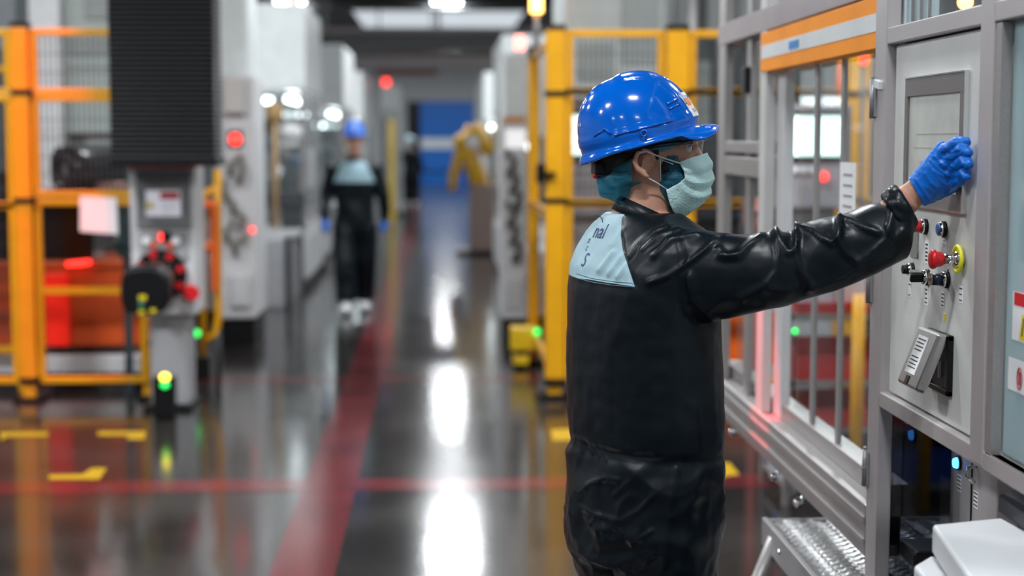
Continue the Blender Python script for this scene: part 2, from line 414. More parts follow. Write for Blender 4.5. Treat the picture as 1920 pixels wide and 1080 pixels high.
YT = mat('warning yellow', (.75, .58, .01), .5)
q = [onx(1911, 636, X - .0014), onx(1917, 590, X - .0014), onx(1945, 592, X - .0014), onx(1945, 648, X - .0014)]
MB().prism(q, (-.0006, 0, 0)).build('warning_triangle', YT, sd)
q = [onx(1915, 631, X - .002), onx(1919, 597, X - .002), onx(1921, 597, X - .002), onx(1917, 631, X - .002)]
MB().prism(q, (-.0006, 0, 0)).build('triangle_edge', INK, sd)
sticker(1900, 1945, 680, 742, X, 'hand_sticker', PAP, sd)
c = onx(1911, 710, X - .0025)
MB().tube([c + V((0, .011 * math.cos(t), .020 * math.sin(t))) for t in [2 * PI * i / 20 for i in range(20)]], .0012, 6, closed=True).box(c.x - .0005, c.x + .0005, c.y - .003, c.y + .003, c.z - .012, c.z + .012).build('hand_symbol', mat('dull red ink', (.45, .05, .06), .6), sd)

# touch panel
def fz(u, v, x=FX - .012): return onx(u, v, x)
S = FX - .012
hmi = empty('touch_panel', (S, 3.3, 1.6), 'square bronze-grey framed touch screen on the cabinet door under the blue gloved hand', 'touch screen')
y0, y1 = fz(1815, 300).y, fz(1702, 300).y; z1, z0 = fz(1702, 148).z, fz(1702, 384).z
mb = MB(); w_ = .030; wb = .055
mb.box(S - .010, S, y0, y1, z1 - w_ - .012, z1, .002).box(S - .010, S, y0, y1, z0, z0 + wb, .002).box(S - .0098, S, y0, y0 + w_, z0 + wb - .002, z1 - w_ - .010).box(S - .0098, S, y1 - w_ * .7, y1, z0 + wb - .002, z1 - w_ - .010)
mb.build('bezel', BRZ, hmi)
MB().box(S - .0045, S - .002, y0 + w_, y1 - w_ * .7, z0 + wb, z1 - w_ - .012).build('screen', mat('dim pale display', (.40, .41, .39), .25, vary=.15, scale=9, emit=.10, ecol=(.8, .85, .75)), hmi)
MB().box(S - .012, S - .0, y0 - .003, y0 + .001, z0, z1).box(S - .012, S - .0, y0 + .001, y1, z0 - .002, z0 + .001).box(S - .0115, S - .0, y0 + .001, y1, z1 - .001, z1 + .002).build('trim_strip', CHR, hmi)
mb = MB()
for i in range(5): mb.box(S - .0054, S - .0046, y0 + .05, y1 - .06 - .02 * (i % 3), 1.60 + i * .03, 1.601 + i * .03)
mb.build('screen_graphics', mat('display ink', (.30, .31, .29), .5), hmi)
MB().box(S - .0115, S - .0098, y0 + .035, y0 + .06, z0 + .036, z0 + .05).build('status_label', PAP, hmi)

# push buttons and switches
def button(u, v, r, col, name, label, dep=.028, lip=.004):
    c = fz(u, v, S)
    t = empty(name, c, label, 'push button' if 'button' in name else 'switch')
    MB().cyl(c, c - V((.006, 0, 0)), r * 1.28, n=24).build('back_ring', BLK, t)
    MB().cyl(c - V((.006, 0, 0)), c - V((.014, 0, 0)), r * 1.22, r * 1.05, n=24).build('chrome_collar', CHR, t)
    if col: MB().cyl(c - V((.013, 0, 0)), c - V((dep, 0, 0)), r * .92, r * .82, n=24).build('cap', col, t)
    return t, c
button(1737, 425, .0135, RED, 'push_button', 'red push button in a chrome ring, top left of the button group on the panel')
button(1772, 430, .0135, mat('blue button cap', (.02, .10, .28), .3), 'push_button', 'dark blue push button in a chrome ring beside the red one', .017)
t, c = button(1741, 520, .014, None, 'selector_switch', 'black and chrome key selector switch with the key turned, lower left of the button group')
MB().box(c.x - .040, c.x - .013, c.y - .006, c.y + .006, c.z - .011, c.z + .011, .004, R=Matrix.Rotation(.5, 3, 'X')).build('lever', BLK, t)
MB().box(c.x - .042, c.x - .016, c.y - .003, c.y + .008, c.z + .010, c.z + .015, .002, R=Matrix.Rotation(.5, 3, 'X')).build('lever_edge', CHR, t)
t, c = button(1777, 524, .0145, mat('navy knob', (.01, .015, .04), .3), 'selector_switch', 'navy selector switch with a silver key, beside the black lever switch', .034)
MB().cyl(c - V((.036, 0, -.001)), c - V((.0385, 0, -.001)), .014, n=18).box(c.x - .05, c.x - .034, c.y - .003, c.y + .003, c.z - .003, c.z + .004).build('key', mat('key brass', (.45, .43, .33), .3, 1), t)
t, c = button(1712, 505, .012, BLK, 'push_button', 'small black push button at the rear left of the cabinet door', .024)
# emergency stop
c = fz(1806, 486, S); t = empty('emergency_stop_button', c, 'red mushroom emergency stop button with a yellow ring on the cabinet door', 'emergency stop button')
ringm = MB(); ringm.tube([c + V((-.012, .026 * math.cos(a), .026 * math.sin(a))) for a in [2 * PI * i / 28 for i in range(28)]], .0042, 10, closed=True)
ringm.cyl(c - V((.008, 0, 0)), c - V((.012, 0, 0)), .027, n=28); ringm.build('yellow_ring', YLP, t)
MB().cyl(c, c - V((.046, 0, 0)), .0105, n=20).cyl(c, c - V((.02, 0, 0)), .015, n=20).build('shaft', CHR, t)
cap = MB(); pr = [(.042, .013), (.048, .0155), (.055, .0155), (.058, .0195), (.063, .0205), (.067, .018), (.069, .010), (.0695, .001)]
cap.loft([[c + V((-x, r * math.cos(a), r * math.sin(a))) for a in [2 * PI * i / 24 for i in range(24)]] for x, r in pr]); cap.build('mushroom_cap', RED, t)
# labels under the switches
def small_label(u, v, w_, h_, label, n=3, m=PAP):
    c = fz(u, v, S); L = MB().box(c.x - .0008, c.x, c.y - w_ / 2, c.y + w_ / 2, c.z - h_ / 2, c.z + h_ / 2).build('control_label', m)
    tag(L, label, 'label')
    mb = MB()
    for i in range(n):
        z = c.z + h_ * (.35 - .7 * i / max(1, n - 1)); mb.box(c.x - .0012, c.x - .0008, c.y - w_ * (.38 - .08 * (i % 2)), c.y + w_ * .36, z - h_ * .04, z + h_ * .04)
    mb.build('print', INK, L)
small_label(1738, 473, .022, .048, 'tall white label strip under the red push button', 5)
small_label(1737, 555, .022, .040, 'white label under the key selector switch', 4)
small_label(1768, 562, .022, .034, 'white label above the small yellow mark, under the navy selector', 4)
small_label(1802, 552, .022, .034, 'white label below the emergency stop button', 3)
small_label(1706, 543, .02, .034, 'faint label beneath the small black push button', 2)
small_label(1778, 505 + 14, .012, .04, 'slim white label just right of the navy selector', 3)
small_label(1771, 455, .018, .012, 'tiny label under the dark blue push button', 2)
c = fz(1771, 595, S); tag(MB().prism([c + V((0, -.007, .008)), c + V((0, .007, .008)), c + V((0, .004, -.008)), c + V((0, -.004, -.008))], (-.001, 0, 0)).build('yellow_mark', YT), 'tiny yellow tag just above the hinged socket cover', 'label')
# narrow dark recess and slot left of the labels
c0 = fz(1711, 415, S); c1 = fz(1722, 485, S)
tag(MB().box(S - .004, S, c1.y, c0.y, c1.z, c0.z, .001).build('recessed_strip', mat('olive grey strip', (.2, .205, .19), .5)), 'grey-green vertical strip on the cabinet door left of the red button', 'strip')
# socket with hinged cover
cb = fz(1764, 678, S)
t = empty('service_socket', cb, 'black service socket under a tilted stainless hinged cover with a white label', 'socket')
zt, zb = fz(1768, 622, S).z, fz(1768, 735, S).z; ya, yb = fz(1788, 670, S).y, fz(1752, 670, S).y + .02
mb = MB(); fr = .012
mb.box(S - .012, S, ya, ya + fr, zb, zt, .002).box(S - .012, S, yb - fr, yb, zb, zt, .002).box(S - .012, S, ya, yb, zt - fr, zt, .002).box(S - .012, S, ya, yb, zb, zb + fr, .002)
mb.build('socket_frame', BLK, t)
MB().box(S - .003, S - .001, ya + fr, yb - fr, zb + fr, zt - fr).build('socket_insert', DRK, t)
MB().box(S - .008, S - .003, (ya + yb) / 2 - .004, (ya + yb) / 2 + .004, zb + .03, zb + .065).build('contact_slot', PAL, t)
Rl = Matrix.Rotation(math.radians(21), 3, 'Y'); hp = V((S - .008, (ya + yb) / 2, zt - .002)); L_ = (zt - zb) * 1.03; wy = (yb - ya) * .96
lid = MB(); lid.box(hp.x - .024, hp.x, hp.y - wy / 2, hp.y + wy / 2, hp.z - L_, hp.z, .007, R=Rl, c=hp); lid.build('hinged_cover', STL, t)
lab = MB(); lab.box(hp.x - .0252, hp.x - .0242, hp.y - wy * .18, hp.y + wy * .30, hp.z - L_ * .78, hp.z - L_ * .14, R=Rl, c=hp); lo = lab.build('cover_label', PAP, t)
mb = MB()
for i in range(9):
    if i == 4: continue
    z = hp.z - L_ * (.2 + .06 * i); mb.box(hp.x - .0258, hp.x - .0252, hp.y - wy * (.12 - .03 * (i % 2)), hp.y + wy * .25, z - .0012, z + .0012, R=Rl, c=hp)
mb.build('label_print', INK, t)
MB().box(hp.x - .0256, hp.x - .024, hp.y - wy * .02, hp.y + wy * .12, hp.z - L_ * .97, hp.z - L_ * .82, R=Rl, c=hp).build('finger_slot', BLK, t)

# lower compartment
lowm = empty('valve_box', (1.6, 3.6, .05), 'grey control box with a blue lit button inside the open base of the cabinet', 'control box')
XL = FX + .13
def lb(u, v): return onx(u, v, XL)
ya, yb = lb(1870, 900).y, lb(1782, 900).y
MB().box(XL, XL + .05, ya, yb, .62, 1.12, .004).box(XL + .01, XL + .045, ya + .05, yb - .05, .0, .62).build('box_body', mat('warm grey box', (.40, .37, .37), .5), lowm)
MB().box(XL - .003, XL + .002, lb(1823, 900).y - .002, lb(1823, 900).y + .002, .6, 1.12).build('door_gap', INK, lowm)
c = lb(1799, 868); MB().cyl(c, c - V((.006, 0, 0)), .017, n=20).build('button_ring', BLK, lowm); MB().cyl(c - V((.005, 0, 0)), c - V((.014, 0, 0)), .0135, .011, n=20).build('blue_button', GBF, lowm)
c = lb(1831, 888); MB().tube([c + V((0, 0, .02)), c + V((-.02, -.004, .014)), c + V((-.024, -.008, -.004)), c + V((-.008, -.012, -.02))], .0055).build('chrome_handle', CHR, lowm)
for u, v in [(1799, 906), (1830, 937)]:
    c = lb(u, v); MB().box(c.x - .001, c.x, c.y - .016, c.y + .016, c.z - .019, c.z + .019).build('label_plate', PAP, lowm)
    mb = MB()
    for i in range(4): mb.box(c.x - .0015, c.x - .001, c.y - .013, c.y + .013, c.z - .014 + i * .009, c.z - .011 + i * .009)
    mb.build('label_print', INK, lowm)
yc_ = onx(1858, 900, FX + .22).y
side = tag(MB().box(FX + .2, FX + .22, 2.55, yc_, .86, 1.12).build('guard_sheet', mat('lilac grey sheet', (.35, .34, .38), .5)), 'lilac-grey sheet hanging under the cabinet rail behind the white boxes', 'guard sheet')
c = onx(1892, 905, FX + .19); tag(MB().cyl(c, c + V((.008, 0, 0)), .036, n=28).build('maroon_disc', mat('maroon disc', (.16, .02, .035), .4)), 'dark maroon round disc under the cabinet rail at the right edge', 'disc')
c = onx(1925, 925, FX + .1); mb = MB(); mb.ball(c, (.02, .022, .02)); mb.tube([c, c + V((0, .03, .014))], .003, 8); tag(mb.build('yellow_connector', mat('yellow rubber', (.6, .5, .1), .5)), 'yellow plug with a thin wire poking in at the right frame edge', 'connector')
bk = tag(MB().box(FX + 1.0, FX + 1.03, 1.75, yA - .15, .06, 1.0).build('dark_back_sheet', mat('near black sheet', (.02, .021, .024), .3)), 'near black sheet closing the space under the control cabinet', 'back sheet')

# white boxes in the right lower corner, on a shelf of the cabinet
def near_box(name, y0, y1, x0, x1, z0, z1, m, label, cat, bev=.008):
    return tag(MB().box(x0, x1, y0, y1, z0, z1, bev).build(name, m), label, cat)
WBX = mat('soft white plastic', (.60, .61, .63), .5)
def zat(u, v, Z): return onz(u, v, Z)
Zt = 1.00
a = zat(1748, 985, Zt)
t = empty('label_printer', (1.2, 2.45, .9), 'pale plastic device with a sloped corner at the lower right of the photo', 'device')
P = [zat(1748, 983, Zt), zat(1878, 970, Zt), zat(2040, 1060, Zt), zat(1990, 1220, Zt), zat(1900, 1200, Zt)]
pm = MB(); pm.prism([V((p.x, p.y, Zt)) for p in P], (0, 0, -.055)); o = pm.build('cover', WBX, t)
bv = o.modifiers.new('b', 'BEVEL'); bv.width = .006; bv.segments = 2
P2 = [zat(1714, 1040, .955), zat(1748, 1020, .955), zat(1900, 1110, .955), zat(1850, 1190, .955)]
P2 = [V((p.x, p.y, .935)) for p in P2]
o = MB().prism(P2, (0, 0, -.05)).build('base', WBX, t); bv = o.modifiers.new('b', 'BEVEL'); bv.width = .006; bv.segments = 2
P3 = [V((p.x, p.y, .945)) for p in (zat(1752, 1012, .95), zat(1880, 990, .95), zat(2000, 1100, .95), zat(1900, 1180, .95))]
MB().prism(P3, (0, 0, -.045)).build('gap_gasket', BLK, t)
P4 = [V((p.x, p.y, Zt + .03)) for p in (zat(1872, 958, Zt), zat(1905, 946, Zt), zat(2000, 980, Zt), zat(2000, 1040, Zt), zat(1945, 1012, Zt))]
o = MB().prism(P4, (0, 0, -.03)).build('dark_pad', mat('slate pad', (.055, .06, .075), .5), t)
MB().box(1.16, 1.30, 2.2, 2.5, .05, .885).build('stand', DRK, t)
hb = onx(1712, 1030, 1.12)
tag(MB().box(hb.x - .02, hb.x + .09, hb.y - .08, hb.y + .05, hb.z - .03, hb.z + .015, .01).box(hb.x + .02, hb.x + .05, hb.y - .03, hb.y, 0, hb.z - .02).build('foot_pedal', BLK), 'black block behind the white plastic device, by the base of the cabinet', 'pedal')

# work platform of perforated planks
pz = .60
plat = empty('work_platform', (1.25, 3.9, 0), 'silver work platform of serrated metal planks with tube legs beside the worker', 'platform')
L0 = zat(1434, 972, pz); xa = .945; yf = L0.y; xb = 1.75; yn = 2.95
SER = mat('serrated zinc', (.66, .66, .66), .36, .85, vary=.25, scale=60)
nP = 4; wP = (xb - xa) / nP
for k_ in range(nP):
    mb = MB(); xk = xa + k_ * wP
    # raised rows of teeth across a ribbed plank
    nx, ny = 36, 340
    bmv = mb.bm; grid = []
    for j in range(ny + 1):
        row = []
        for i in range(nx + 1):
            fx = i / nx; x = xk + .004 + (wP - .008) * fx; y = yn + (yf - yn) * j / ny
            edge = i in (0, 1, nx, nx - 1)
            if edge: h = .009 + .003 * math.sin(2 * PI * y / .016)
            else: h = .0048 * math.sin(2 * PI * y / .038 + 1.9 * math.sin(2 * PI * fx * 3)) * math.sin(PI * fx) ** .3 + .003 * math.cos(2 * PI * fx * 3) + .0013 * (-1) ** (i + j)
            row.append(bmv.verts.new((x, y, pz - .01 + h)))
        grid.append(row)
    for j in range(ny):
        for i in range(nx): bmv.faces.new((grid[j][i], grid[j][i + 1], grid[j + 1][i + 1], grid[j + 1][i]))
    mb.build('tread_plank', SER, plat)
MB().box(xa - .004, xa + .012, yn, yf, pz - .075, pz + .004, .002).box(xa, xb, yf - .004, yf + .008, pz - .075, pz - .002, .002).box(xb - .012, xb, yn, yf, pz - .075, pz + .002).box(xa, xb, yn - .008, yn + .004, pz - .075, pz - .002).build('side_rail', ALD, plat)
mb = MB()
for y in (yn + .2, 3.6, 4.0, yf - .25): mb.cyl((xa - .004, y, pz - .035), (xa - .009, y, pz - .035), .008, n=8)
mb.build('bolt', CHR, plat)
for sx, y in [(-1, yf - .12), (-1, yn + .25), (1, yf - .12), (1, yn + .25)]:
    x = xa + .01 if sx < 0 else xb - .01
    MB().tube([(x, y, pz - .03), (x + sx * .22, y - .02, .02)], .021, 14).build('leg', ALU, plat)
    MB().cyl((x + sx * .22, y - .02, 0), (x + sx * .22, y - .02, .03), .026, n=14).build('foot', RUB, plat)

# ================================================================== glazed guard machine behind the cabinet
gm = empty('guarded_machine', (1.6, 4.8, 0), 'aluminium framed machine guard with tall glass doors and an orange and white top band', 'machine guard')
yE = cy(1354)
zr0, zr1 = .685, .815
m_ = MB()
m_.box(FX - .03, FX + .06, yA + .005, yE, zr0, zr1, .004).box(FX - .036, FX - .03, yA + .005, yE, zr0 + .035, zr0 + .045).box(FX - .036, FX - .03, yA + .005, yE, zr0 + .085, zr0 + .1)
m_.box(FX + .02, FX + .08, yA + .005, yE, zr1, zr1 + .05, .003)
m_.build('base_rail', ALU, gm)
def vpost(ua, ub, z0, z1, x0=FX - .02, x1=FX + .05, name='upright', m=ALU):
    return MB().box(x0, x1, cy(ub), cy(ua), z0, z1, .004).build(name, m, gm)
vpost(1355, 1368, zr1, 3.3, FX - .02, FX + .01); vpost(1398, 1406, zr1, 3.3, FX, FX + .02)
vpost(1434, 1446, zr1, 3.3, FX - .02, FX + .012, name='corner_post', m=mat('pale post paint', (.55, .54, .53), .4))
vpost(1448, 1462, zr1, 1.95, FX + .014, FX + .045, 'sliding_door_frame', PAL)
for a, b in [(1506, 1512), (1554, 1560), (1630, 1638)]: vpost(a, b, zr1 + .05, 1.93, FX + .03, FX + .042, 'glazing_bar')
MB().box(FX - .0215, FX + .061, yA + .005, yE - .001, 2.055, 2.13, .003).box(FX - .0215, FX + .061, yA + .005, yE - .001, 3.2, 3.301).build('top_rail', mat('purple grey rail', (.30, .26, .27), .4), gm)
MB().box(FX - .018, FX + .048, cy(1434), yE - .002, 1.58, 1.645, .003).box(FX - .018, FX + .048, cy(1434), yE - .002, 1.66, 1.70, .003).build('mid_rail', ALU, gm)
bandm = MB(); bandm.box(FX - .024, FX + .03, yA + .005, cy(1437), 1.925, 2.05, .002); bd = bandm.build('door_band', ORB, gm)
MB().box(FX - .0252, FX - .024, yA + .008, cy(1439), 1.966, 2.009).build('white_stripe', WHT, bd)
MB().box(FX - .027, FX - .0252, cy(1510), cy(1492), 1.975, 1.998).build('blue_logo', mat('blue mark', (.03, .22, .55), .5), bd)
MB().box(FX + .035, FX + .04, yA + .005, cy(1476), zr1 + .05, 1.93).box(FX + .02, FX + .025, cy(1434), cy(1394), zr1, 1.58).box(FX + .02, FX + .025, cy(1434), cy(1394), 1.7, 2.05).box(FX + .02, FX + .025, cy(1394), cy(1376), zr1, 1.58).box(FX + .02, FX + .025, cy(1394), cy(1376), 1.7, 2.05).build('glass_pane', GLS, gm)
MB().box(FX + .02, FX + .025, yA + .005, yE, 2.13, 3.2).build('upper_glass', GLS, gm)
for u in (1372, 1446, 1494, 1600):
    y = cy(u); MB().cyl((FX + .42, y + .3, .03), (FX + .42, y + .3, zr0 - .1), .03, n=12).build('leg', BLK, gm)
    MB().cyl((FX + .42, y + .3, 0), (FX + .42, y + .3, .03), .05, .04, n=16).build('levelling_foot', RUB, gm)
for u, v in ((1375, 810), (1450, 893), (1496, 942)):
    c = onx(u, v, FX + .0); MB().ball(c, .016).cyl(c, c + V((.03, 0, .03)), .008, n=10).build('chrome_knob', CHR, gm)
MB().box(FX + .30, FX + .33, yA + .02, yE - .03, .10, .46).each('shade_plate', BLK, gm)  # black plate added to darken the space beneath the machine
for x, y in ((2.35, yA + .1), (2.35, yE - .05)):
    MB().box(x, x + .06, y - .03, y + .03, 0, 3.3).build('rear_upright', ALU, gm)
MB().box(FX + .06, 2.4, yE - .05, yE, 3.2, 3.3).box(FX + .06, 2.4, yA + .05, yA + .1, 3.2, 3.3).box(2.35, 2.41, yA + .05, yE, 3.2, 3.3).build('cross_rail', ALU, gm)
c = onx(1662, 158, FX - .02); tag(MB().box(c.x - .02, c.x + .01, c.y - .005, c.y + .04, c.z - .01, c.z + .01, .002, R=Matrix.Rotation(.15, 3, 'X')).build('cable_clip', WHT), 'small white clip beside the upper hinge of the cabinet post', 'clip')
c = onx(1477, 232, FX + .03); tag(MB().box(c.x - .015, c.x + .0, c.y - .02, c.y + .02, c.z - .05, c.z + .05, .004).build('door_latch', BLK), 'black latch block on the sliding door frame of the guarded machine', 'latch')
c = onx(1404, 150, FX - .0); tag(MB().box(c.x - .02, c.x + .0, c.y - .03, c.y + .03, c.z - .045, c.z + .045, .004).build('door_sensor', BLK), 'black sensor block on the narrow upright of the rear guard bay', 'sensor')
# notice sheet on the sliding door
c = onx(1576, 370, FX + .02)
nt_ = tag(MB().box(FX + .018, FX + .022, cy(1590), cy(1563), onx(1576, 432, FX + .02).z, onx(1576, 304, FX + .02).z).build('notice_sheet', PAP), 'white notice sheet hanging on the glass sliding door above the worker forearm', 'notice')
mb = MB()
for i in range(4): mb.box(FX + .017, FX + .018, cy(1586), cy(1570), c.z + .06 - .028 * i, c.z + .066 - .028 * i)
mb.build('print', mat('grey ink', (.3, .3, .3), .7), nt_)
g = onx(1491, 621, FX + .3); MB().ball(g, .013).build('green_indicator', GGF, gm); MB().tube([g, g + V((0, 0, -.3)), (g.x, g.y, zr1)], .004, 6).build('indicator_stem', BLK, gm)
g = onx(1409, 292, FX + .3); MB().ball(g, .013).build('green_indicator', GGF, gm)

# flow rack with red bins behind the glass
YR = 7.3
def rx(u): return ax(u, YR, 650)
def rz(v): return az(v, YR, 1600)
rk = empty('flow_rack', (2.0, YR, 0), 'yellow and grey storage rack of red bins behind the glass guard', 'storage rack')
x0, x1 = rx(1478), rx(1478) + 1.35
levels = [(rz(588), 'top'), (rz(712), 'second'), (rz(800), 'third'), (.10, 'lowest')]
for x in (x0, x0 + .45, x0 + .9, x1):
    MB().box(x - .015, x + .015, YR - .02, YR + .02, 0, 1.15).build('upright', ALU, rk); MB().box(x - .015, x + .015, YR + .5, YR + .54, 0, 1.15).build('upright', ALU, rk)
for z, nme in levels:
    MB().box(x0, x1, YR - .02, YR + .54, z - .03, z, .003).build('shelf_deck', ALD, rk)
def binx(x, y, z, w_, d_, h_, m, label, nm='storage_bin', cat='bin', grp='red bins on the rack'):
    mb = MB(); t_ = .008
    mb.box(x, x + w_, y, y + d_, z, z + t_).box(x, x + w_, y, y + t_, z + t_, z + h_ * .75).box(x, x + w_, y + d_ - t_, y + d_, z + t_, z + h_).box(x, x + t_, y + t_, y + d_ - t_, z + t_, z + h_).box(x + w_ - t_, x + w_, y + t_, y + d_ - t_, z + t_, z + h_)
    mb.box(x - .006, x + w_ + .006, y - .01, y, z + h_ * .65, z + h_ * .75)
    return tag(mb.build(nm, m), label, cat, grp)
for li, (z, nme) in enumerate(levels[:3]):
    h_ = [.07, .15, .11][li]
    for i in range(3):
        pos = ['left', 'middle', 'right'][i]
        binx(x0 + .03 + i * .45, YR - .01, z + .002, .40, .45, h_, REDB, 'red storage bin on the %s level of the rack, in its %s bay' % (nme, pos))
        if li == 0:
            tag(MB().box(x0 + .07 + i * .45, x0 + .22 + i * .45, YR + .05, YR + .3, z + .012, z + .14, .006).build('parts_carton', mat('pale blue carton', (.45, .62, .72), .5)), 'pale blue carton standing in the %s red bin of the top level' % pos, 'carton', 'cartons in the top bins')
            tag(MB().box(x0 + .23 + i * .45, x0 + .37 + i * .45, YR + .05, YR + .3, z + .012, z + .17, .006).build('parts_carton', PAP), 'white carton standing in the %s red bin of the top level' % pos, 'carton', 'cartons in the top bins')
for i in range(3):
    binx(x0 + .03 + i * .45, YR - .01, .102, .40, .45, .22, BLU, 'blue crate on the lowest level of the rack, in its %s bay' % ['left', 'middle', 'right'][i], 'blue_crate', 'crate', 'blue crates on the rack')
for x in (x0 + .3, x0 + .62):
    tag(MB().tube([(x, YR - .1, 0), (x, YR - .1, 1.0)], .03, 10).build('guide_post', YEL), 'yellow guide post in front of the red bin rack, %s' % ('nearer the aisle' if x < x0 + .5 else 'nearer the control cabinet'), 'post', 'yellow posts at the rack')

# ================================================================== fences
def fence_post(mb_parent, x, y, h, w_=.105, m=YEL, joints=(), foot=True):
    MB().box(x - w_ / 2, x + w_ / 2, y - w_ / 2, y + w_ / 2, .13, h, .006).build('post', m, mb_parent)
    mb = MB(); mb.box(x - w_ / 2 - .004, x + w_ / 2 + .004, y - w_ / 2 - .004, y + w_ / 2 + .004, h, h + .035, .004)
    for z in joints: mb.box(x - w_ / 2 - .006, x + w_ / 2 + .02, y - w_ / 2 - .006, y + w_ / 2 + .006, z - .018, z + .018)
    mb.each('joint_cap', BLK, mb_parent)
    if foot:
        MB().box(x - w_ * .38, x + w_ * .38, y - w_ * .38, y + w_ * .38, .02, .13).build('foot_tube', m, mb_parent)
        MB().box(x - w_ * .9, x + w_ * .9, y - w_ * .9, y + w_ * .9, 0, .03, .004).cyl((x - .07, y - .07, .03), (x - .07, y - .07, .05), .012, n=8).cyl((x + .07, y - .07, .03), (x + .07, y - .07, .05), .012, n=8).build('base_plate', BLK, mb_parent)
def panel(parent, x0, x1, y, z0, z1, t_=.042, mesh=True, mids=(), m=YEL):
    mb = MB()
    mb.box(x0, x1, y - t_ / 2, y + t_ / 2, z1 - t_, z1, .004).box(x0, x1, y - t_ / 2, y + t_ / 2, z0, z0 + t_, .004).box(x0, x0 + t_, y - t_ / 2, y + t_ / 2, z0 + t_, z1 - t_).box(x1 - t_, x1, y - t_ / 2, y + t_ / 2, z0 + t_, z1 - t_)
    for z in mids: mb.box(x0 + t_, x1 - t_, y - t_ / 2, y + t_ / 2, z - t_ / 2, z + t_ / 2)
    mb.build('panel_frame', m, parent)
    if mesh:
        mb = MB(); r = .0028; x = x0 + t_
        while x < x1 - t_: mb.box(x - r, x + r, y - r, y + r, z0 + t_, z1 - t_); x += .034
        z = z0 + t_ + .1
        while z < z1 - t_: mb.box(x0 + t_, x1 - t_, y - r * 1.3, y + r * 1.3, z - r, z + r); z += .12
        mb.build('wire_mesh', DRK, parent)
YF = 10.5
def fx(u, v=400): return at(u, v, YF).x
def fz_(v, u=100): return at(u, v, YF).z
OYL = mat('orange yellow coat', (.82, .28, .008), .35)
fe = empty('safety_fence', (-2.7, YF, 0), 'yellow-orange machine safety fence with wire mesh on the left side of the aisle', 'safety fence')
px_ = fx(48); top = fz_(52)
fence_post(fe, px_, YF, top, .105, OYL, (fz_(173), fz_(376), fz_(711)))
xr = fx(272)
panel(fe, px_ + .06, xr, YF, fz_(178), fz_(54)); panel(fe, px_ + .06, xr, YF, fz_(370), fz_(178)); panel(fe, px_ + .06, xr, YF, fz_(718), fz_(373), mesh=False, mids=(fz_(545),))
for a, b, ms in ((178, 54, True), (392, 178, True), (718, 379, False)): panel(fe, px_ - 1.3, px_ - .06, YF, fz_(a), fz_(b), mesh=ms)
fence_post(fe, px_ - 1.36, YF, top, .105, OYL)
fence_post(fe, fx(268), YF + .02, fz_(650) + .0, .06, YEL)
# panel hanging in the far left bay
inn = empty('inner_gate', (-3.1, YF + .5, 0), 'yellow mesh gate with rounded tube frame behind the fence at the left edge', 'gate')
panel(inn, px_ - 1.15, px_ - .12, YF + .5, .25, 2.2, .05); MB().box(px_ - 1.12, px_ - 1.06, YF + .46, YF + .54, 0, .26).box(px_ - .2, px_ - .14, YF + .46, YF + .54, 0, .26).each('foot_post', YEL, inn)

# paper on the fence
a, b = at(150, 368, YF - .03), at(220, 436, YF - .03)
tag(MB().prism([V((a.x, a.y, a.z)), V((b.x, a.y, a.z - .01)), V((b.x + .01, a.y - .03, b.z - .01)), V((a.x, a.y - .03, b.z + .01))], (0, .003, 0)).build('paper_sheet', PAP), 'white paper sheet taped to the left fence over the dark window', 'paper sheet')

# orange work station behind the fence
YO = 11.1
ox0, ox1 = ax(58, YO), ax(262, YO)
ORD = mat('orange red cover', (.62, .085, .012), .4)
ws = empty('orange_conveyor', (-2.4, YO, 0), 'orange machine base with a dark window box behind the left fence', 'conveyor base')
zz = lambda v: at(150, v, YO).z
MB().box(ox0 - 1.2, ox1, YO, YO + .9, zz(650), zz(497), .02).box(ox0 - 1.2, ox1 + .02, YO - .02, YO + .92, zz(503), zz(490), .01).build('cover', ORD, ws)
MB().box(ox0 - 1.2, ox1 - .35, YO + .1, YO + .85, zz(490), zz(372), .01).box(ox0 - 1.25, ox1 - .3, YO + .02, YO + .9, zz(372), zz(360), .005).build('window_box', mat('black glazed box', (.02, .012, .012), .15), ws)
mb = MB()
for x in (ox0 - .9, ox0 + .1, ox1 - .45): mb.box(x, x + .28, YO + .1, YO + .4, .12, zz(650), .01)
mb.each('support', DRK, ws)
mb = MB()
mb.box(ox0 - 1.2, ox1 + .1, YO - .05, YO + .3, .1, .22, .01); mb.build('base_beam', PAL, ws)
mb = MB()
for x in (ox0 - 1.0, ox0 + .1, ox0 + .62, ox1 - .05): mb.box(x, x + .3, YO - .02, YO + .25, 0, .1, .01)
mb.each('foot', BLK, ws)
rd = at(102, 580, YO - .015); tag(MB().box(rd.x - .10, rd.x + .10, YO - .03, YO - .003, zz(648), zz(512), .01).build('red_light_patch', mat('painted red glow', (.7, .02, .01), .3, emit=.35, ecol=(1, .02, .01))), 'painted patch of red light on the front of the orange machine base', 'painted light')  # emissive patch stands in for red light falling on the cover
rr = at(147, 493, YO - .05); tag(MB().box(rr.x - .08, rr.x + .08, rr.y - .02, rr.y + .02, rr.z - .014, rr.z + .014, .005, R=Matrix.Rotation(-.1, 3, 'Y')).box(rr.x - .01, rr.x + .01, rr.y, rr.y + .08, rr.z - .02, rr.z).build('red_glint_bar', GRF), 'short glowing bar painting a red reflection on top of the orange machine base', 'painted reflection')  # glowing bar stands in for a red reflection along the edge
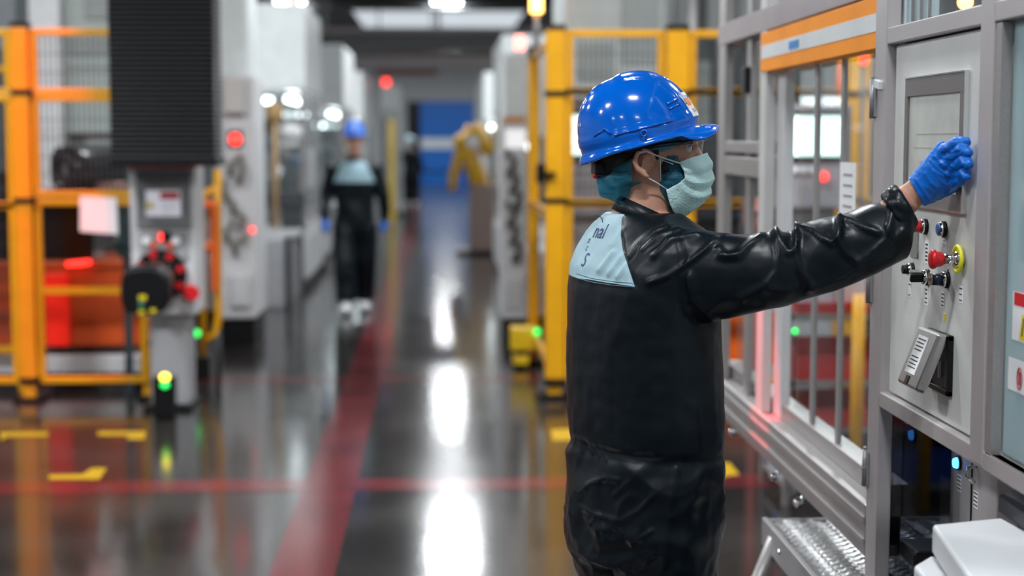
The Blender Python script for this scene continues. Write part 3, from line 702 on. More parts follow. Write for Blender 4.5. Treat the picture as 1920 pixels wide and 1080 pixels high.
# black drum on the top
c = at(117, 317, YO + .1); R_ = .165
t = empty('black_drum', c - V((0, 0, R_)), 'large black hollow drum lying on its side on the machine behind the left fence', 'drum')
dirv = V((.8, .62, .03)).normalized()
mb = MB(); N = 40
def rg(cn, r): 
    a_ = dirv.cross(V((0, 0, 1))).normalized(); b_ = V((0, 0, 1)); return [cn + (a_ * math.cos(q) + b_ * math.sin(q)) * r for q in [2 * PI * i / N for i in range(N)]]
mb.loft([rg(c, R_ * .62), rg(c - dirv * .02, R_ * .66), rg(c - dirv * .02, R_ * .95), rg(c + dirv * .02, R_), rg(c + dirv * .10, R_), rg(c + dirv * .11, R_ * .94), rg(c + dirv * .42, R_ * .94), rg(c + dirv * .42, R_ * .6), rg(c, R_ * .62)], cap=False)
mb.build('drum_shell', mat('glossy black rubber', (.018, .018, .02), .22), t)
MB().loft([rg(c + dirv * .05, R_ * .6), rg(c + dirv * .05, R_ * .45), rg(c + dirv * .09, R_ * .1)], cap=False).build('hub', ALD, t)
mb = MB(); 
for x in (-.1, .12): mb.box(c.x + x, c.x + x + .05, c.y - .05, c.y + .35, zz(360), c.z - R_ * .85, .005)
mb.each('cradle', BLK, t)
c = at(10, 352, YO + .1); tag(MB().cyl(c, c + V((-.25, .2, 0)), .11, n=24).box(c.x - .2, c.x - .02, c.y - .02, c.y + .2, zz(360), c.z - .08).build('motor_housing', BLK), 'black round motor housing behind the fence at the left edge', 'motor')
c = at(185, 352, YO + .1); tag(MB().box(c.x - .02, c.x + .18, c.y, c.y + .1, zz(360), zz(342), .01).build('clamp_block', mat('pinkish metal', (.4, .25, .22), .4, .5)), 'pinkish clamp block beside the black drum on the machine', 'clamp')
# machine bits between fence and pedestal
c = at(232, 440, 10.8); tag(MB().box(c.x - .04, c.x + .05, 10.8, 11.0, at(232, 475, 10.8).z, at(232, 375, 10.8).z, .01).tube([c + V((-.05, -.05, -.05)), c + V((-.02, -.08, -.12)), c + V((.04, -.04, -.15))], .02, 8).box(c.x - .02, c.x + .02, 10.85, 10.95, 0, c.z - .1).build('valve_block', mat('dark blue-green block', (.03, .06, .07), .4)), 'dark valve block just left of the operator pedestal', 'valve block')

# operator pedestal
YP = 10.05
def pp(u, v, Y=YP): return at(u, v, Y)
pe = empty('operator_pedestal', (pp(305, 700).x, YP + .2, 0), 'grey operator pedestal with a tilted display under the black bellows', 'operator pedestal')
x0, x1 = pp(243, 400).x, pp(365, 400).x; zt, zb = pp(300, 313).z, pp(300, 592).z
MB().box(x0, x1, YP, YP + .42, zb, zt, .02).build('head_box', PAL, pe)
MB().box(pp(278, 650).x, pp(350, 650).x, YP + .06, YP + .36, .03, zb, .012).build('column', GRY, pe)
MB().box(pp(266, 650).x, pp(358, 650).x, YP, YP + .42, 0, .035, .006).build('base_plate', BLK, pe)
MB().box(x0 - .005, x1 + .005, YP - .006, YP + .43, zt - .008, zt + .006, .003).build('top_lip', mat('reddish lip', (.55, .12, .10), .35), pe)
MB().box(pp(248, 0).x, pp(352, 0).x, YP - .02, YP, pp(300, 428).z, pp(300, 322).z, .008).build('display_frame', MGR, pe)
MB().box(pp(254, 0).x, pp(346, 0).x, YP - .012, YP, pp(300, 488).z, pp(300, 432).z, .006).build('button_plate', GRY, pe)
s_ = MB().box(pp(267, 0).x, pp(332, 0).x, YP - .024, YP - .019, pp(300, 405).z, pp(300, 357).z).build('display', mat('white display', (.6, .6, .65), .4, emit=.25, ecol=(.9, .9, 1)), pe)
MB().box(pp(294, 0).x, pp(330, 0).x, YP - .027, YP - .0245, pp(300, 373).z, pp(300, 360).z).build('red_banner', RED, s_)
c = pp(282, 384); MB().prism([V((c.x - .028, YP - .0265, c.z - .022)), V((c.x + .028, YP - .0265, c.z - .022)), V((c.x, YP - .0265, c.z + .028))], (0, .002, 0)).build('yellow_triangle', YT, s_)
mb = MB()
for i in range(4): mb.box(pp(297, 0).x, pp(327 - 3 * (i % 2), 0).x, YP - .0262, YP - .0245, pp(300, 380 + 6 * i).z - .002, pp(300, 380 + 6 * i).z + .002)
mb.build('display_text', mat('grey print', (.3, .3, .35), .6), s_)
def pbtn(u, v, r, m, nm, d_=.02):
    c = pp(u, v); MB().cyl((c.x, YP - .012, c.z), (c.x, YP - .012 - d_, c.z), r, r * .85, n=18).build(nm, m, pe)
pbtn(275, 451, .026, PAP, 'white_button'); pbtn(330, 451, .026, PAP, 'white_button')
pbtn(289, 460, .022, mat('orange red button', (.65, .08, .02), .35), 'red_button'); pbtn(319, 460, .022, MATS['orange red button'], 'red_button')
MB().box(pp(295, 0).x, pp(312, 0).x, YP - .025, YP - .01, pp(300, 453).z, pp(300, 434).z, .003).build('counter_window', BLK, pe)
c = pp(303, 444); MB().box(c.x - .008, c.x + .008, YP - .028, YP - .0255, c.z - .022, c.z + .022).build('counter_digit', GRF, pe)
c = pp(302, 484); MB().box(c.x - .012, c.x + .012, YP - .03, YP - .01, c.z - .010, c.z + .010).build('red_indicator', GRF, pe)
c = pp(302, 476); MB().box(c.x - .02, c.x + .02, YP - .02, YP, c.z - .006, c.z + .006).build('yellow_label', YT, pe)
# motor arm on the pedestal
mo = empty('drive_motor', pp(305, 560, YP - .2), 'black-capped drive motor with yellow labels projecting from the operator pedestal', 'motor')
fc = pp(303, 515); fl = V((fc.x, YP - .01, fc.z))
MB().cyl(fl + V((0, .01, 0)), fl - V((0, .04, 0)), .16, n=36).build('flange', BLK, mo)
mb = MB()
for i in range(8):
    a_ = PI * 2 * i / 8 + .3; q = fl + V((.135 * math.cos(a_), -.045, .135 * math.sin(a_))); mb.cyl(q, q - V((0, .02, 0)), .022, n=10)
mb.each('red_bolt', RED, mo)
e1 = pp(270, 547, YP - .62)
MB().cyl(fl - V((0, .03, 0)), fl.lerp(e1, .72), .10, n=28).build('barrel', STL, mo)
MB().cyl(fl.lerp(e1, .35), fl.lerp(e1, .42), .107, n=28).build('copper_band', mat('copper band', (.5, .2, .08), .4, .6), mo)
mb = MB(); dv = (e1 - fl).normalized(); 
def rgo(cn, r, n=32, e=.62):
    return ring(cn, V((1, 0, 0)) * r, V((0, 0, 1)) * r, n, e)
mb.loft([rgo(fl.lerp(e1, .70), .125), rgo(fl.lerp(e1, .74), .14), rgo(e1 - dv * .02, .14), rgo(e1, .125)]); mb.build('end_cap', BLK, mo)
for (u, v, ww, hh) in ((267, 558, .022, .014), (265, 585, .018, .01), (287, 583, .016, .012)):
    c = at(u, v, e1.y - .006); MB().box(c.x - ww, c.x + ww, c.y, c.y + .004, c.z - hh, c.z + hh).build('yellow_label', YT, mo)
c = at(265, 570, e1.y - .006); MB().box(c.x - .014, c.x + .012, c.y, c.y + .004, c.z - .02, c.z + .02).build('green_label', mat('dark green label', (.05, .2, .12), .5), mo)
c = pp(358, 548); tag(MB().cyl(V((c.x - .03, YP + .05, c.z)), V((c.x + .02, YP - .06, c.z)), .055, .045, n=20).cyl(V((c.x - .08, YP + .15, c.z)), V((c.x - .03, YP + .05, c.z)), .02, n=10).build('red_plug', RED), 'round red plug at the right side of the operator pedestal', 'plug')
# small signal box at pedestal foot
c = pp(309, 735, YP - .25); t = empty('floor_signal_light', (c.x, c.y, 0), 'black signal box glowing yellow and green at the foot of the pedestal', 'signal light')
MB().box(c.x - .065, c.x + .065, c.y - .06, c.y + .06, .0, pp(309, 705, YP - .25).z, .015).build('box_body', BLK, t)
for v, m_, r in ((707, GYF, .03), (722, GGF, .026)):
    q = at(309, v, c.y - .06); MB().ball(q, (r, .02, r * .8)).build('lens', m_, t)
# bellows
YBL = 9.75
a, b = at(207, 290, YBL), at(404, 290, YBL); zb = at(300, 305, YBL).z
BEL = mat('black pleated fabric', (.0045, .0045, .005), .5, spec=.22)
t = empty('bellows_cover', ((a.x + b.x) / 2, YBL + .18, zb), 'tall black pleated bellows hanging from the ceiling above the operator pedestal', 'bellows cover')
mb = MB(); pts = []; n = int((H - zb) / .03); d_ = .36
rings = []
for i in range(n * 2 + 1):
    z = zb + (H - zb) * i / (n * 2); o_ = .010 if i % 2 else 0
    rings.append([V((a.x + o_ * .3, YBL + o_, z)), V((b.x - o_, YBL + o_, z)), V((b.x - o_, YBL + d_ - o_, z)), V((a.x + o_ * .3, YBL + d_ - o_, z))])
mb.loft(rings, smooth=False); mb.build('pleated_skin', BEL, t)
MB().box(a.x - .004, b.x + .01, YBL - .008, YBL + d_ + .01, zb - .02, zb + .03, .004).build('bottom_frame', BLK, t)
mb = MB()
for i in range(n): 
    z = zb + .05 + (H - zb - .1) * i / n; mb.box(b.x - .004, b.x + .012, YBL - .012, YBL + .012, z, z + .018, .003)
mb.build('edge_clip', mat('dark clip', (.05, .05, .055), .4), t)
# looped yellow barrier right of the pedestal
t = empty('loop_barrier', (at(400, 650, 11.4).x, 11.4, 0), 'yellow looped tube barrier with an orange bar beside the operator pedestal', 'barrier')
def q_(u, v, Y=11.4): return at(u, v, Y)
MB().tube([q_(408, 318), q_(408, 400), q_(409, 600), q_(405, 625), q_(382, 640)], .027).tube([q_(381, 672), q_(381, 375), q_(385, 362), q_(405, 353)], .027).build('tube_frame', YEL, t)
bx = q_(381, 700); MB().box(bx.x - .05, bx.x + .05, 11.35, 11.45, 0, q_(381, 668).z, .01).build('base_block', BLK, t)
bx = q_(408, 600); MB().cyl((bx.x, 11.4, 0), (bx.x, 11.4, bx.z), .02, n=10).build('rear_leg', DRK, t)
MB().box(q_(391, 0).x, q_(404, 0).x, 11.28, 11.36, q_(400, 545).z, q_(400, 378).z, .012).tube([q_(368, 385, 11.3), q_(400, 383, 11.3)], .03, 8).tube([q_(368, 463, 11.3), q_(400, 463, 11.3)], .03, 8).build('orange_bar', mat('deep orange bar', (.7, .11, .01), .35), t)
g = at(369, 625, 11.2); MB().ball(g, .026).build('green_lamp', GGF, t)

# ---- right side fence
fr_ = empty('safety_fence', (1.8, YF, 0), 'yellow safety fence with thick posts behind the foreground worker, on the right of the aisle', 'safety fence')
def fzr(v, u=1040): return at(u, v, YF).z
jn = (fzr(176), fzr(376), fzr(716))
xp = fx(1040); fence_post(fr_, xp, YF, fzr(57), .125, YEL, jn)
xq = fx(1266); fence_post(fr_, xq, YF, fzr(57), .145, YEL, jn)
xs = fx(1596); fence_post(fr_, xs, YF, fzr(57), .10, YEL, jn)
for a_, b_ in ((xp + .07, xq - .08), (xq + .08, xs - .06), (xs + .06, xs + 1.3)):
    for va, vb, mm in ((178, 56, True), (388, 165, True), (720, 374, False)): panel(fr_, a_, b_, YF, fzr(va), fzr(vb), .045, mesh=mm)
fence_post(fr_, xs + 1.36, YF, fzr(57), .1, YEL, jn)
# side return along the aisle
mb = MB(); ys = 12.1; xa_ = at(1000, 400, ys).x
fence_post(fr_, xa_, ys, at(1000, 96, ys).z, .085, YEL, (at(1000, 96, ys).z - .02,))
mb = MB(); 
for z in (.22, 1.2, 2.3): mb.box(xa_ - .02, xa_ + .02, YF + .06, ys, z, z + .045)
mb.each('return_rail', YEL, fr_)
t = empty('safety_scanner', (at(975, 640, 11.9).x, 11.9, 0), 'yellow boxy floor scanner with a black foot at the right fence corner', 'scanner')
q1 = at(956, 612, 11.9); q2 = at(1008, 640, 11.9)
MB().box(q1.x, q2.x, 11.8, 12.0, at(980, 655, 11.9).z, q1.z, .015).box(q1.x + .02, q1.x + .14, 11.8, 12.0, .03, at(980, 664, 11.9).z, .01).build('body', mat('scanner yellow', (.85, .55, .01), .4), t)
MB().box(q1.x + .03, q1.x + .12, 11.83, 11.97, .0, at(980, 655, 11.9).z).build('foot', BLK, t)
g = at(1007, 622, 11.75); MB().ball(g, .026).cyl(g, g + V((0, .1, 0)), .015, n=8).build('green_lamp', GGF, t)
c = at(1014, 314, 10.4); tag(MB().cyl(c - V((0, .06, 0)), c + V((0, .05, 0)), .03, n=14).box(c.x - .03, c.x + .03, c.y - .03, c.y + .05, c.z - .1, c.z - .02, .008).box(c.x - .01, xp, c.y, c.y + .03, c.z - .06, c.z - .03).build('camera_sensor', BLK), 'small black sensor with a round lens on the front right fence post', 'sensor')
# beacon on the right
def beacon(u, v, Y, zbot, label, m_, r=.035, h_=.09, pole=True, x=None):
    c = at(u, v, Y); t = empty('signal_beacon', (c.x, c.y, zbot), label, 'beacon', 'signal beacons')
    MB().cyl(c - V((0, 0, h_ / 2)), c + V((0, 0, h_ / 2)), r, n=16).build('lens', m_, t)
    MB().cyl((c.x, c.y, zbot), (c.x, c.y, c.z - h_ / 2), r * .5, n=10).cyl((c.x, c.y, c.z + h_ / 2), (c.x, c.y, c.z + h_ / 2 + .015), r * 1.05, n=16).build('pole', ALU, t)
    return t
beacon(1006, 8, 12.1, at(1000, 96, 12.1).z + .03, 'orange-white glowing beacon on top of the yellow corner post', GAF, .045, .12)

# ---- HMI pedestals behind the right fence
def hmi_ped(uc, vt, vb, w_, Y, su0, su1, sv0, sv1, label, led=None):
    cx = ax(uc, Y, 400); t = empty('operator_terminal', (cx, Y + .15, 0), label, 'operator terminal')
    MB().box(cx - w_ / 2, cx + w_ / 2, Y, Y + .3, az(vb, Y, uc), az(vt, Y, uc), .012).build('head_box', mat('grey terminal', (.27, .26, .28), .45), t)
    MB().box(cx - w_ * .3, cx + w_ * .3, Y + .06, Y + .24, 0.02, az(vb, Y, uc)).box(cx - w_ * .45, cx + w_ * .45, Y, Y + .3, 0, .03).build('column', GRY, t)
    MB().box(ax(su0, Y) - .02, ax(su1, Y) + .02, Y - .015, Y, az(sv1, Y, uc) - .03, az(sv0, Y, uc) + .03, .005).build('screen_frame', BLK, t)
    MB().box(ax(su0, Y), ax(su1, Y), Y - .018, Y - .014, az(sv1, Y, uc), az(sv0, Y, uc)).build('screen', SCR, t)
    mb = MB()
    for i in range(3): 
        q = at(su0 + 8 + i * 16, sv1 + 26, Y); mb.cyl((q.x, Y, q.z), (q.x, Y - .02, q.z), .018, n=12)
    mb.each('button', PAP, t)
    if led: q = at(led[0], led[1], Y); MB().ball((q.x, Y - .02, q.z), .026).build('red_lamp', GRF, t)
    return t
hmi_ped(1100, 184, 405, .34, 10.95, 1072, 1120, 216, 290, 'grey operator terminal with a bright screen behind the helmet')
hmi_ped(1530, 196, 392, .42, 9.5, 1482, 1578, 218, 292, 'grey operator terminal with a wide lit screen behind the glass guard', (1543, 331))
c = at(1131, 326, 10.8); o = tag(MB().ball(c, .016).build('red_indicator', mat('dim red lamp', (.8, .03, .03), .3, emit=1.2, ecol=(1, .04, .04))), 'red glowing light behind the worker neck on a black strut', 'indicator light'); MB().cyl((c.x, c.y, 0), c, .008, n=6).build('stem', DRK, o)
c = at(1620, 112, 9.4); o = tag(MB().ball(c, .026).build('red_indicator', GRF), 'red glowing light under the orange band, seen through the glass', 'indicator light'); MB().cyl((c.x, c.y + .02, 0), (c.x, c.y + .02, c.z + .05), .015, n=8).build('stem', DRK, o)
c = at(1415, 395, 7.0)
ob = at(1578, 150, 9.9); tag(MB().ball(ob, (.035, .03, .11)).box(ob.x - .004, ob.x + .004, ob.y - .004, ob.y + .004, ob.z, H).build('orange_hook', ORG), 'orange oval tag hanging in front of the yellow post behind the glass', 'tag')

# ================================================================== machines in rows
def machine(x0, x1, y0, y1, h, label, face=1, beac=None, cat='machine', light=True, hood=WHT, group=None):
    """face=1: open working side towards the aisle at x1; face=-1: at x0"""
    t = empty('machining_cell', ((x0 + x1) / 2, (y0 + y1) / 2, 0), label, cat, group)
    xf = x1 if face > 0 else x0; s = -face
    hz = h * .70
    MB().box(x0, x1, y0, y1, hz, h, .02).build('hood', hood, t)
    bd = abs(x1 - x0)
    MB().box(x0, x1, y0, y1, .12, .62, .015).box(x0 + .02, x1 - .02, y0 + .02, y1 - .02, .62, .70, .01).build('base_cabinet', PAL, t)
    MB().box(x0 + .05, x1 - .05, y0 + .05, y1 - .05, 0, .12).build('plinth', BLK, t)
    mb = MB()
    for x in (x0 + .04, x1 - .04):
        for y in (y0 + .04, (y0 + y1) / 2, y1 - .04): mb.box(x - .035, x + .035, y - .035, y + .035, .7, hz)
    mb.each('frame_post', ALU, t)
    MB().box(min(xf, xf + s * .02) , max(xf, xf + s * .02), y0 + .1, (y0 + y1) / 2 - .05, .9, hz - .08).box(min(xf, xf + s * .02), max(xf, xf + s * .02), (y0 + y1) / 2 + .05, y1 - .1, .9, hz - .08).box(x0 + .1, x1 - .1, y0 + .01, y0 + .02, .9, hz - .08).each('guard_window', GLS, t)
    xm = (x0 + x1) / 2
    MB().box(xm - .25, xm + .25, (y0 + y1) / 2 - .3, (y0 + y1) / 2 + .3, .7, 1.25, .03).cyl((xm, (y0 + y1) / 2, 1.25), (xm, (y0 + y1) / 2, hz), .12, n=16).box(xm - .35, xm + .2, y0 + .25, y0 + .5, .7, 1.05, .02).tube([(xm - .2, y0 + .4, 1.05), (xm - .1, y0 + .5, 1.5), (xm + .2, y0 + .6, 1.6)], .05, 8).build('tool_head', MGR, t)
    mb = MB()
    for i in range(5):
        yy = y0 + .3 + i * (y1 - y0 - .6) / 4; mb.tube([(xf + s * .25, yy, .7), (xf + s * .25, yy, 1.0 + .1 * (i % 2)), (xf + s * .32, yy + .1, 1.15), (xf + s * .3, yy + .2, hz)], .018, 6)
    mb.each('hose', DRK, t)
    if light:
        MB().box(xm - .3, xm + .3, y0 + .2, y0 + .26, hz - .14, hz - .08).box(xf + s * .2, xf + s * .26, y0 + .3, y1 - .3, hz - .12, hz - .07).each('work_light', GWF, t)
    MB().box(xf - (.0 if face > 0 else .05), xf + (.05 if face > 0 else 0), y0 + .15, y0 + .5, 1.15, 1.6, .01).build('control_screen', mat('pale terminal', (.45, .46, .47), .4), t)
    MB().box(x0 + .12, x1 - .12, y0 - .012, y0, .2, .55, .004).build('access_door', mat('access door grey', (.40, .40, .41), .4), t)
    if beac:
        MB().cyl((xf + s * .1, y0 + .1, h), (xf + s * .1, y0 + .1, h + .03), .03, n=12).build('beacon_base', ALU, t)
        MB().cyl((xf + s * .1, y0 + .1, h + .03), (xf + s * .1, y0 + .1, h + .15), .04, n=14).build('beacon', beac, t)
    return t

# big enclosure behind the left fence
t = empty('enclosure', (-3.6, 13.5, 0), 'large white and grey-green machine enclosure with windows behind the left fence', 'machine enclosure')
YE = 12.6
ex = lambda u: ax(u, YE); ez = lambda v: az(v, YE, 150)
GGR = mat('grey green enamel', (.40, .45, .43), .4)
MB().box(ex(60), ex(118), YE, YE + 1.6, .1, 3.9, .01).build('white_column', mat('bright enamel', (.82, .83, .84), .3), t)
MB().box(ex(118), ex(300), YE + .12, YE + 1.6, 1.75, 3.9, .01).box(ex(118), ex(300), YE + .1, YE + .16, ez(125), ez(110), .004).build('upper_body', GGR, t)
MB().box(ex(118), ex(300), YE + .2, YE + 1.6, .1, 1.75, .01).box(ex(-220), ex(60), YE + .3, YE + 1.6, .1, 3.9, .01).build('lower_body', mat('dark grey green', (.12, .14, .14), .35), t)
MB().box(ex(130), ex(200), YE + .11, YE + .125, ez(105), ez(68), .003).box(ex(160), ex(205), YE + .1, YE + .12, ez(34), ez(-30), .003).box(ex(150), ex(205), YE + .19, YE + .21, ez(280), ez(200), .004).each('inspection_window', mat('grey pane', (.33, .35, .35), .2), t)
MB().box(ex(-220), ex(20), YE + .28, YE + .3, ez(90), ez(-60), .005).build('side_window', mat('blue grey pane', (.30, .33, .35), .2), t)

# grey column with the red lamp
YC = 13.2
c0, c1 = ax(404, YC), ax(476, YC)
t = empty('machine_column', ((c0 + c1) / 2, YC + .4, 0), 'tall grey machine column on a black plinth with a red lamp, right of the black bellows', 'machine column')
MB().box(c0, c1, YC, YC + .85, az(598, YC, 440), az(140, YC, 440), .02).build('column_body', PAL, t)
MB().box(c0 - .1, c1 - .05, YC + .1, YC + .8, az(140, YC, 440), 4.0, .02).build('upper_hood', WHT, t)
MB().box(c0 + .02, c1 - .02, YC + .05, YC + .8, 0, az(598, YC, 440)).build('plinth', BLK, t)
MB().box(ax(422, YC), ax(462, YC), YC - .08, YC, az(213, YC, 440), az(145, YC, 440), .01).build('junction_box', mat('beige box', (.50, .47, .45), .5), t)
MB().box(ax(428, YC), ax(456, YC), YC - .02, YC, az(277, YC, 440), az(244, YC, 440), .005).build('lamp_plate', DRK, t)
q = at(441, 261, YC - .03); MB().ball(q, (.045, .03, .045)).build('red_lamp', GRF, t)
mb = MB()
for i, (u, v) in enumerate([(432, 330), (446, 345), (428, 380), (440, 400), (450, 430), (430, 455), (444, 480)]):
    q = at(u, v, YC - .05); mb.tube([q, q + V((.05 * math.sin(i * 2), -.03, .09)), q + V((.08 * math.cos(i), 0, .16)), q + V((.08 * math.cos(i), .06, .17))], .022, 8)
mb.each('hose', mat('olive hose', (.15, .14, .11), .5), t)
MB().box(ax(430, YC), ax(466, YC), YC - .05, YC, az(575, YC, 440), az(515, YC, 440), .01).build('lower_panel', mat('light box', (.52, .52, .53), .4), t)
q = at(473, 431, YC - .02); MB().ball(q, .018).build('pink_lamp', GRF, t)

# left row
machine(-3.4, -2.0, 14.9, 16.7, 3.5, 'white machining cell directly behind the tall grey column, left of the aisle', 1, light=True)
machine(-2.9, -1.5, 18.2, 20.6, 3.22, 'white topped machining cell with a lit window, second along the left side of the aisle', 1, mat('glowing orange lens', (1, .3, .1), .3, emit=4, ecol=(1, .25, .1)))
machine(-3.0, -1.45, 24.5, 27.5, 3.12, 'white machining cell behind the walking worker, left of the aisle', 1)
machine(-3.0, -1.42, 30.0, 34.0, 2.95, 'pale machining cell far along the left side of the aisle', 1)
# table in front of cell two
t = empty('side_table', (-1.9, 17.4, 0), 'low grey work table left of the walking worker', 'table')
MB().box(-2.3, -1.52, 17.1, 17.8, .66, .72, .01).build('table_top', PAL, t)
for x in (-2.25, -1.57):
    for y in (17.15, 17.75): MB().box(x - .025, x + .025, y - .025, y + .025, 0, .66).build('leg', ALD, t)
tag(MB().box(-1.84, -1.60, 16.2, 16.6, .0, .70, .015).build('waste_bin', mat('grey bin', (.42, .42, .44), .4)), 'plain grey box standing beside the grey column on the left of the aisle', 'box')
q = at(514, 212, 17.7); tag(MB().ball(q, (.10, .08, .13)).cyl((q.x, q.y, .72), q, .03, n=8).build('tan_casting', mat('tan casting', (.45, .28, .12), .5)), 'tan rounded casting on a stem in front of the second left machining cell', 'tool head')
t = empty('assembly_fixture', (at(530, 300, 17.9).x, 17.9, 0), 'dark and bluish assembly fixture with small clamps left of the walking worker', 'fixture')
for i, (u, v, r, m_) in enumerate([(494, 235, .10, DRK), (505, 270, .09, mat('slate blue part', (.12, .18, .24), .4)), (545, 248, .13, PAP), (535, 292, .08, MGR), (555, 300, .07, mat('slate blue part', (.1, .1, .1))), (488, 300, .08, MGR), (520, 320, .06, PAP)]):
    q = at(u, v, 17.9 + .04 * (i % 3)); MB().ball(q, (r, r * .7, r * .8), n=12).box(q.x - r * .8, q.x + r * .5, q.y - .02, q.y + .1, q.z - r * 1.2, q.z - r * .3, .01).build('clamp', m_, t)
MB().box(at(480, 0, 17.95).x, at(566, 0, 17.95).x, 17.88, 18.1, .95, 1.12, .01).box(at(520, 0, 17.9).x, at(560, 0, 17.9).x, 17.9, 18.15, 0, .95, .01).build('fixture_base', DRK, t)
# end columns
def endcol(u0, u1, vt, Y, label, lens):
    x0, x1 = ax(u0, Y), ax(u1, Y); t = empty('end_column', ((x0 + x1) / 2, Y + .3, 0), label, 'machine end column')
    zt = az(vt, Y, (u0 + u1) / 2)
    MB().box(x0, x1, Y, Y + .6, .02, zt, .02).build('body', WHT, t)
    MB().box(x0 + .03, x0 + .12, Y - .015, Y, .9, 2.2).build('grille', GRY, t)
    MB().box(x0 - .01, x1 + .01, Y - .02, Y + .6, 0, .1).build('plinth', DRK, t)
    MB().cyl(((x0 + x1) / 2 - .1, Y + .1, zt), ((x0 + x1) / 2 - .1, Y + .1, zt + .14), .07, n=14).build('beacon', lens, t)
endcol(714, 752, 160, 36, 'slim white machine end with a red beacon on top, left of the far blue door', GRF)
endcol(893, 936, 160, 36, 'slim white machine end with an amber beacon on top, right of the far blue door', GAF)
yg = at(735, 300, 33.5); tag(MB().box(yg.x - .07, yg.x + .07, 33.4, 33.6, 0, at(735, 225, 33.5).z, .01).build('yellow_bollard', mat('pale yellow post', (.80, .55, .10), .5)), 'tall thin yellow post behind the walking worker right shoulder', 'post')

# right row
t = machine(.62, 2.1, 14.3, 16.6, 2.47, 'white machining cell just left of the right hand yellow posts', -1, mat('pinkish lens', (1, .3, .25), .3, emit=4, ecol=(1, .2, .15)))
machine(.72, 2.2, 18.5, 21.5, 2.9, 'pale machining cell second along the right side of the aisle', -1)
machine(.80, 2.2, 29, 33, 2.9, 'pale machining cell beyond the yellow robot, right of the aisle', -1)
# cabinet
YW = 13.3
x0, x1 = ax(940, YW), ax(988, YW)
t = empty('white_cabinet', ((x0 + x1) / 2, YW + .3, 0), 'narrow white cabinet on a black plinth beside the yellow corner post', 'cabinet')
MB().box(x0, x1, YW, YW + .6, az(598, YW, 960), az(215, YW, 960), .012).build('body', PAL, t)
MB().box(x0 + .03, x1 + .02, YW + .02, YW + .6, az(215, YW, 960), az(98, YW, 960), .012).build('upper_body', WHT, t)
MB().box(x0 + .02, x1 - .01, YW + .04, YW + .55, 0, az(598, YW, 960)).build('plinth', BLK, t)
MB().box(ax(948, YW), ax(986, YW), YW - .03, YW, az(279, YW, 960), az(243, YW, 960), .008).build('lit_display', mat('soft lit box', (.9, .9, .9), .4, emit=.5), t)
MB().box(ax(946, YW), ax(984, YW), YW - .02, YW, az(229, YW, 960), az(219, YW, 960)).build('orange_label', mat('orange label', (.6, .25, .05), .5), t)
mb = MB()
for i in range(6):
    q = at(958 + 5 * (i % 3), 320 + 32 * i, YW - .06); mb.tube([q, q + V((.04, -.04, .08)), q + V((-.03, 0, .15)), q + V((-.03, .06, .16))], .022, 8).box(q.x - .04, q.x + .04, q.y, q.y + .06, q.z - .05, q.z + .01, .006)
mb.build('valve_stack', mat('dark olive valves', (.10, .095, .085), .45), t)
MB().box(ax(946, YW), ax(980, YW), YW - .02, YW, az(580, YW, 960), az(520, YW, 960), .01).build('lower_panel', mat('lower light panel', (.5, .5, .5), .4), t)
# white machine bodies high behind right fence
t = empty('enclosure', (2.2, 12.6, 0), 'pale machine enclosure with grey ducts behind the right hand fence', 'machine enclosure')
YE2 = 12.4; e2 = lambda u: ax(u, YE2); e3 = lambda v: az(v, YE2, 1150)
MB().box(e2(1062), e2(1245), YE2, YE2 + 1.5, 1.55, 3.6, .02).build('upper_body', mat('pale enclosure', (.46, .49, .48), .4), t)
MB().box(e2(1062), e2(1245), YE2 + .1, YE2 + 1.5, .1, 1.55, .02).build('lower_body', GRY, t)
MB().box(e2(1290), e2(1700), YE2 + .3, YE2 + 1.8, .1, 2.5, .02).build('dark_body', mat('charcoal green', (.07, .08, .08), .4), t)
MB().box(e2(1290), e2(1700), YE2 + .5, YE2 + 1.8, 2.5, 3.8, .02).build('grey_body', mat('grey upper', (.30, .32, .32), .4), t)
MB().box(e2(1085), e2(1150), YE2 - .02, YE2, e3(150), e3(80), .004).box(e2(1165), e2(1235), YE2 - .02, YE2, e3(120), e3(-40), .004).box(e2(1300), e2(1345), YE2 + .28, YE2 + .3, e3(330), e3(110), .004).each('vent_panel', mat('shadow grey panel', (.30, .33, .32), .45), t)
for i in range(3):
    MB().tube([(e2(1300 + 60 * i), YE2 + .15, 1.0), (e2(1300 + 60 * i), YE2 + .15, 3.6)], .05, 10).build('duct_pipe', ALD, t)
c = at(1340, 330, 12.14); tag(MB().cyl(c, c + V((0, .2, 0)), .30, n=30).box(c.x - .2, c.x + .2, c.y + .05, c.y + .2, 0, c.z - .2).build('cable_drum', mat('black reel', (.02, .02, .022), .5)), 'large dark reel behind the fence right of the worker mask', 'reel')
ob0, ob1 = at(1300, 0, 11.2).x, at(1450, 0, 11.2).x
t = empty('orange_conveyor', ((ob0 + ob1) / 2, 11.5, 0), 'orange-red machine base glimpsed between the worker and the guard posts', 'conveyor base')
MB().box(ax(1052, 11.2), ob1 + .1, 11.2, 12.1, az(690, 11.2, 1350), az(590, 11.2, 1350), .015).build('cover', ORG, t)
MB().box(ax(1060, 11.2), ob1 + .1, 11.3, 12.0, az(590, 11.2, 1350), az(410, 11.2, 1350), .015).build('dark_cabinet', mat('blackish cabinet', (.03, .035, .045), .3), t)
MB().box(ax(1052, 11.2), ob1, 11.3, 12.0, 0, az(690, 11.2, 1350)).build('support', BLK, t)
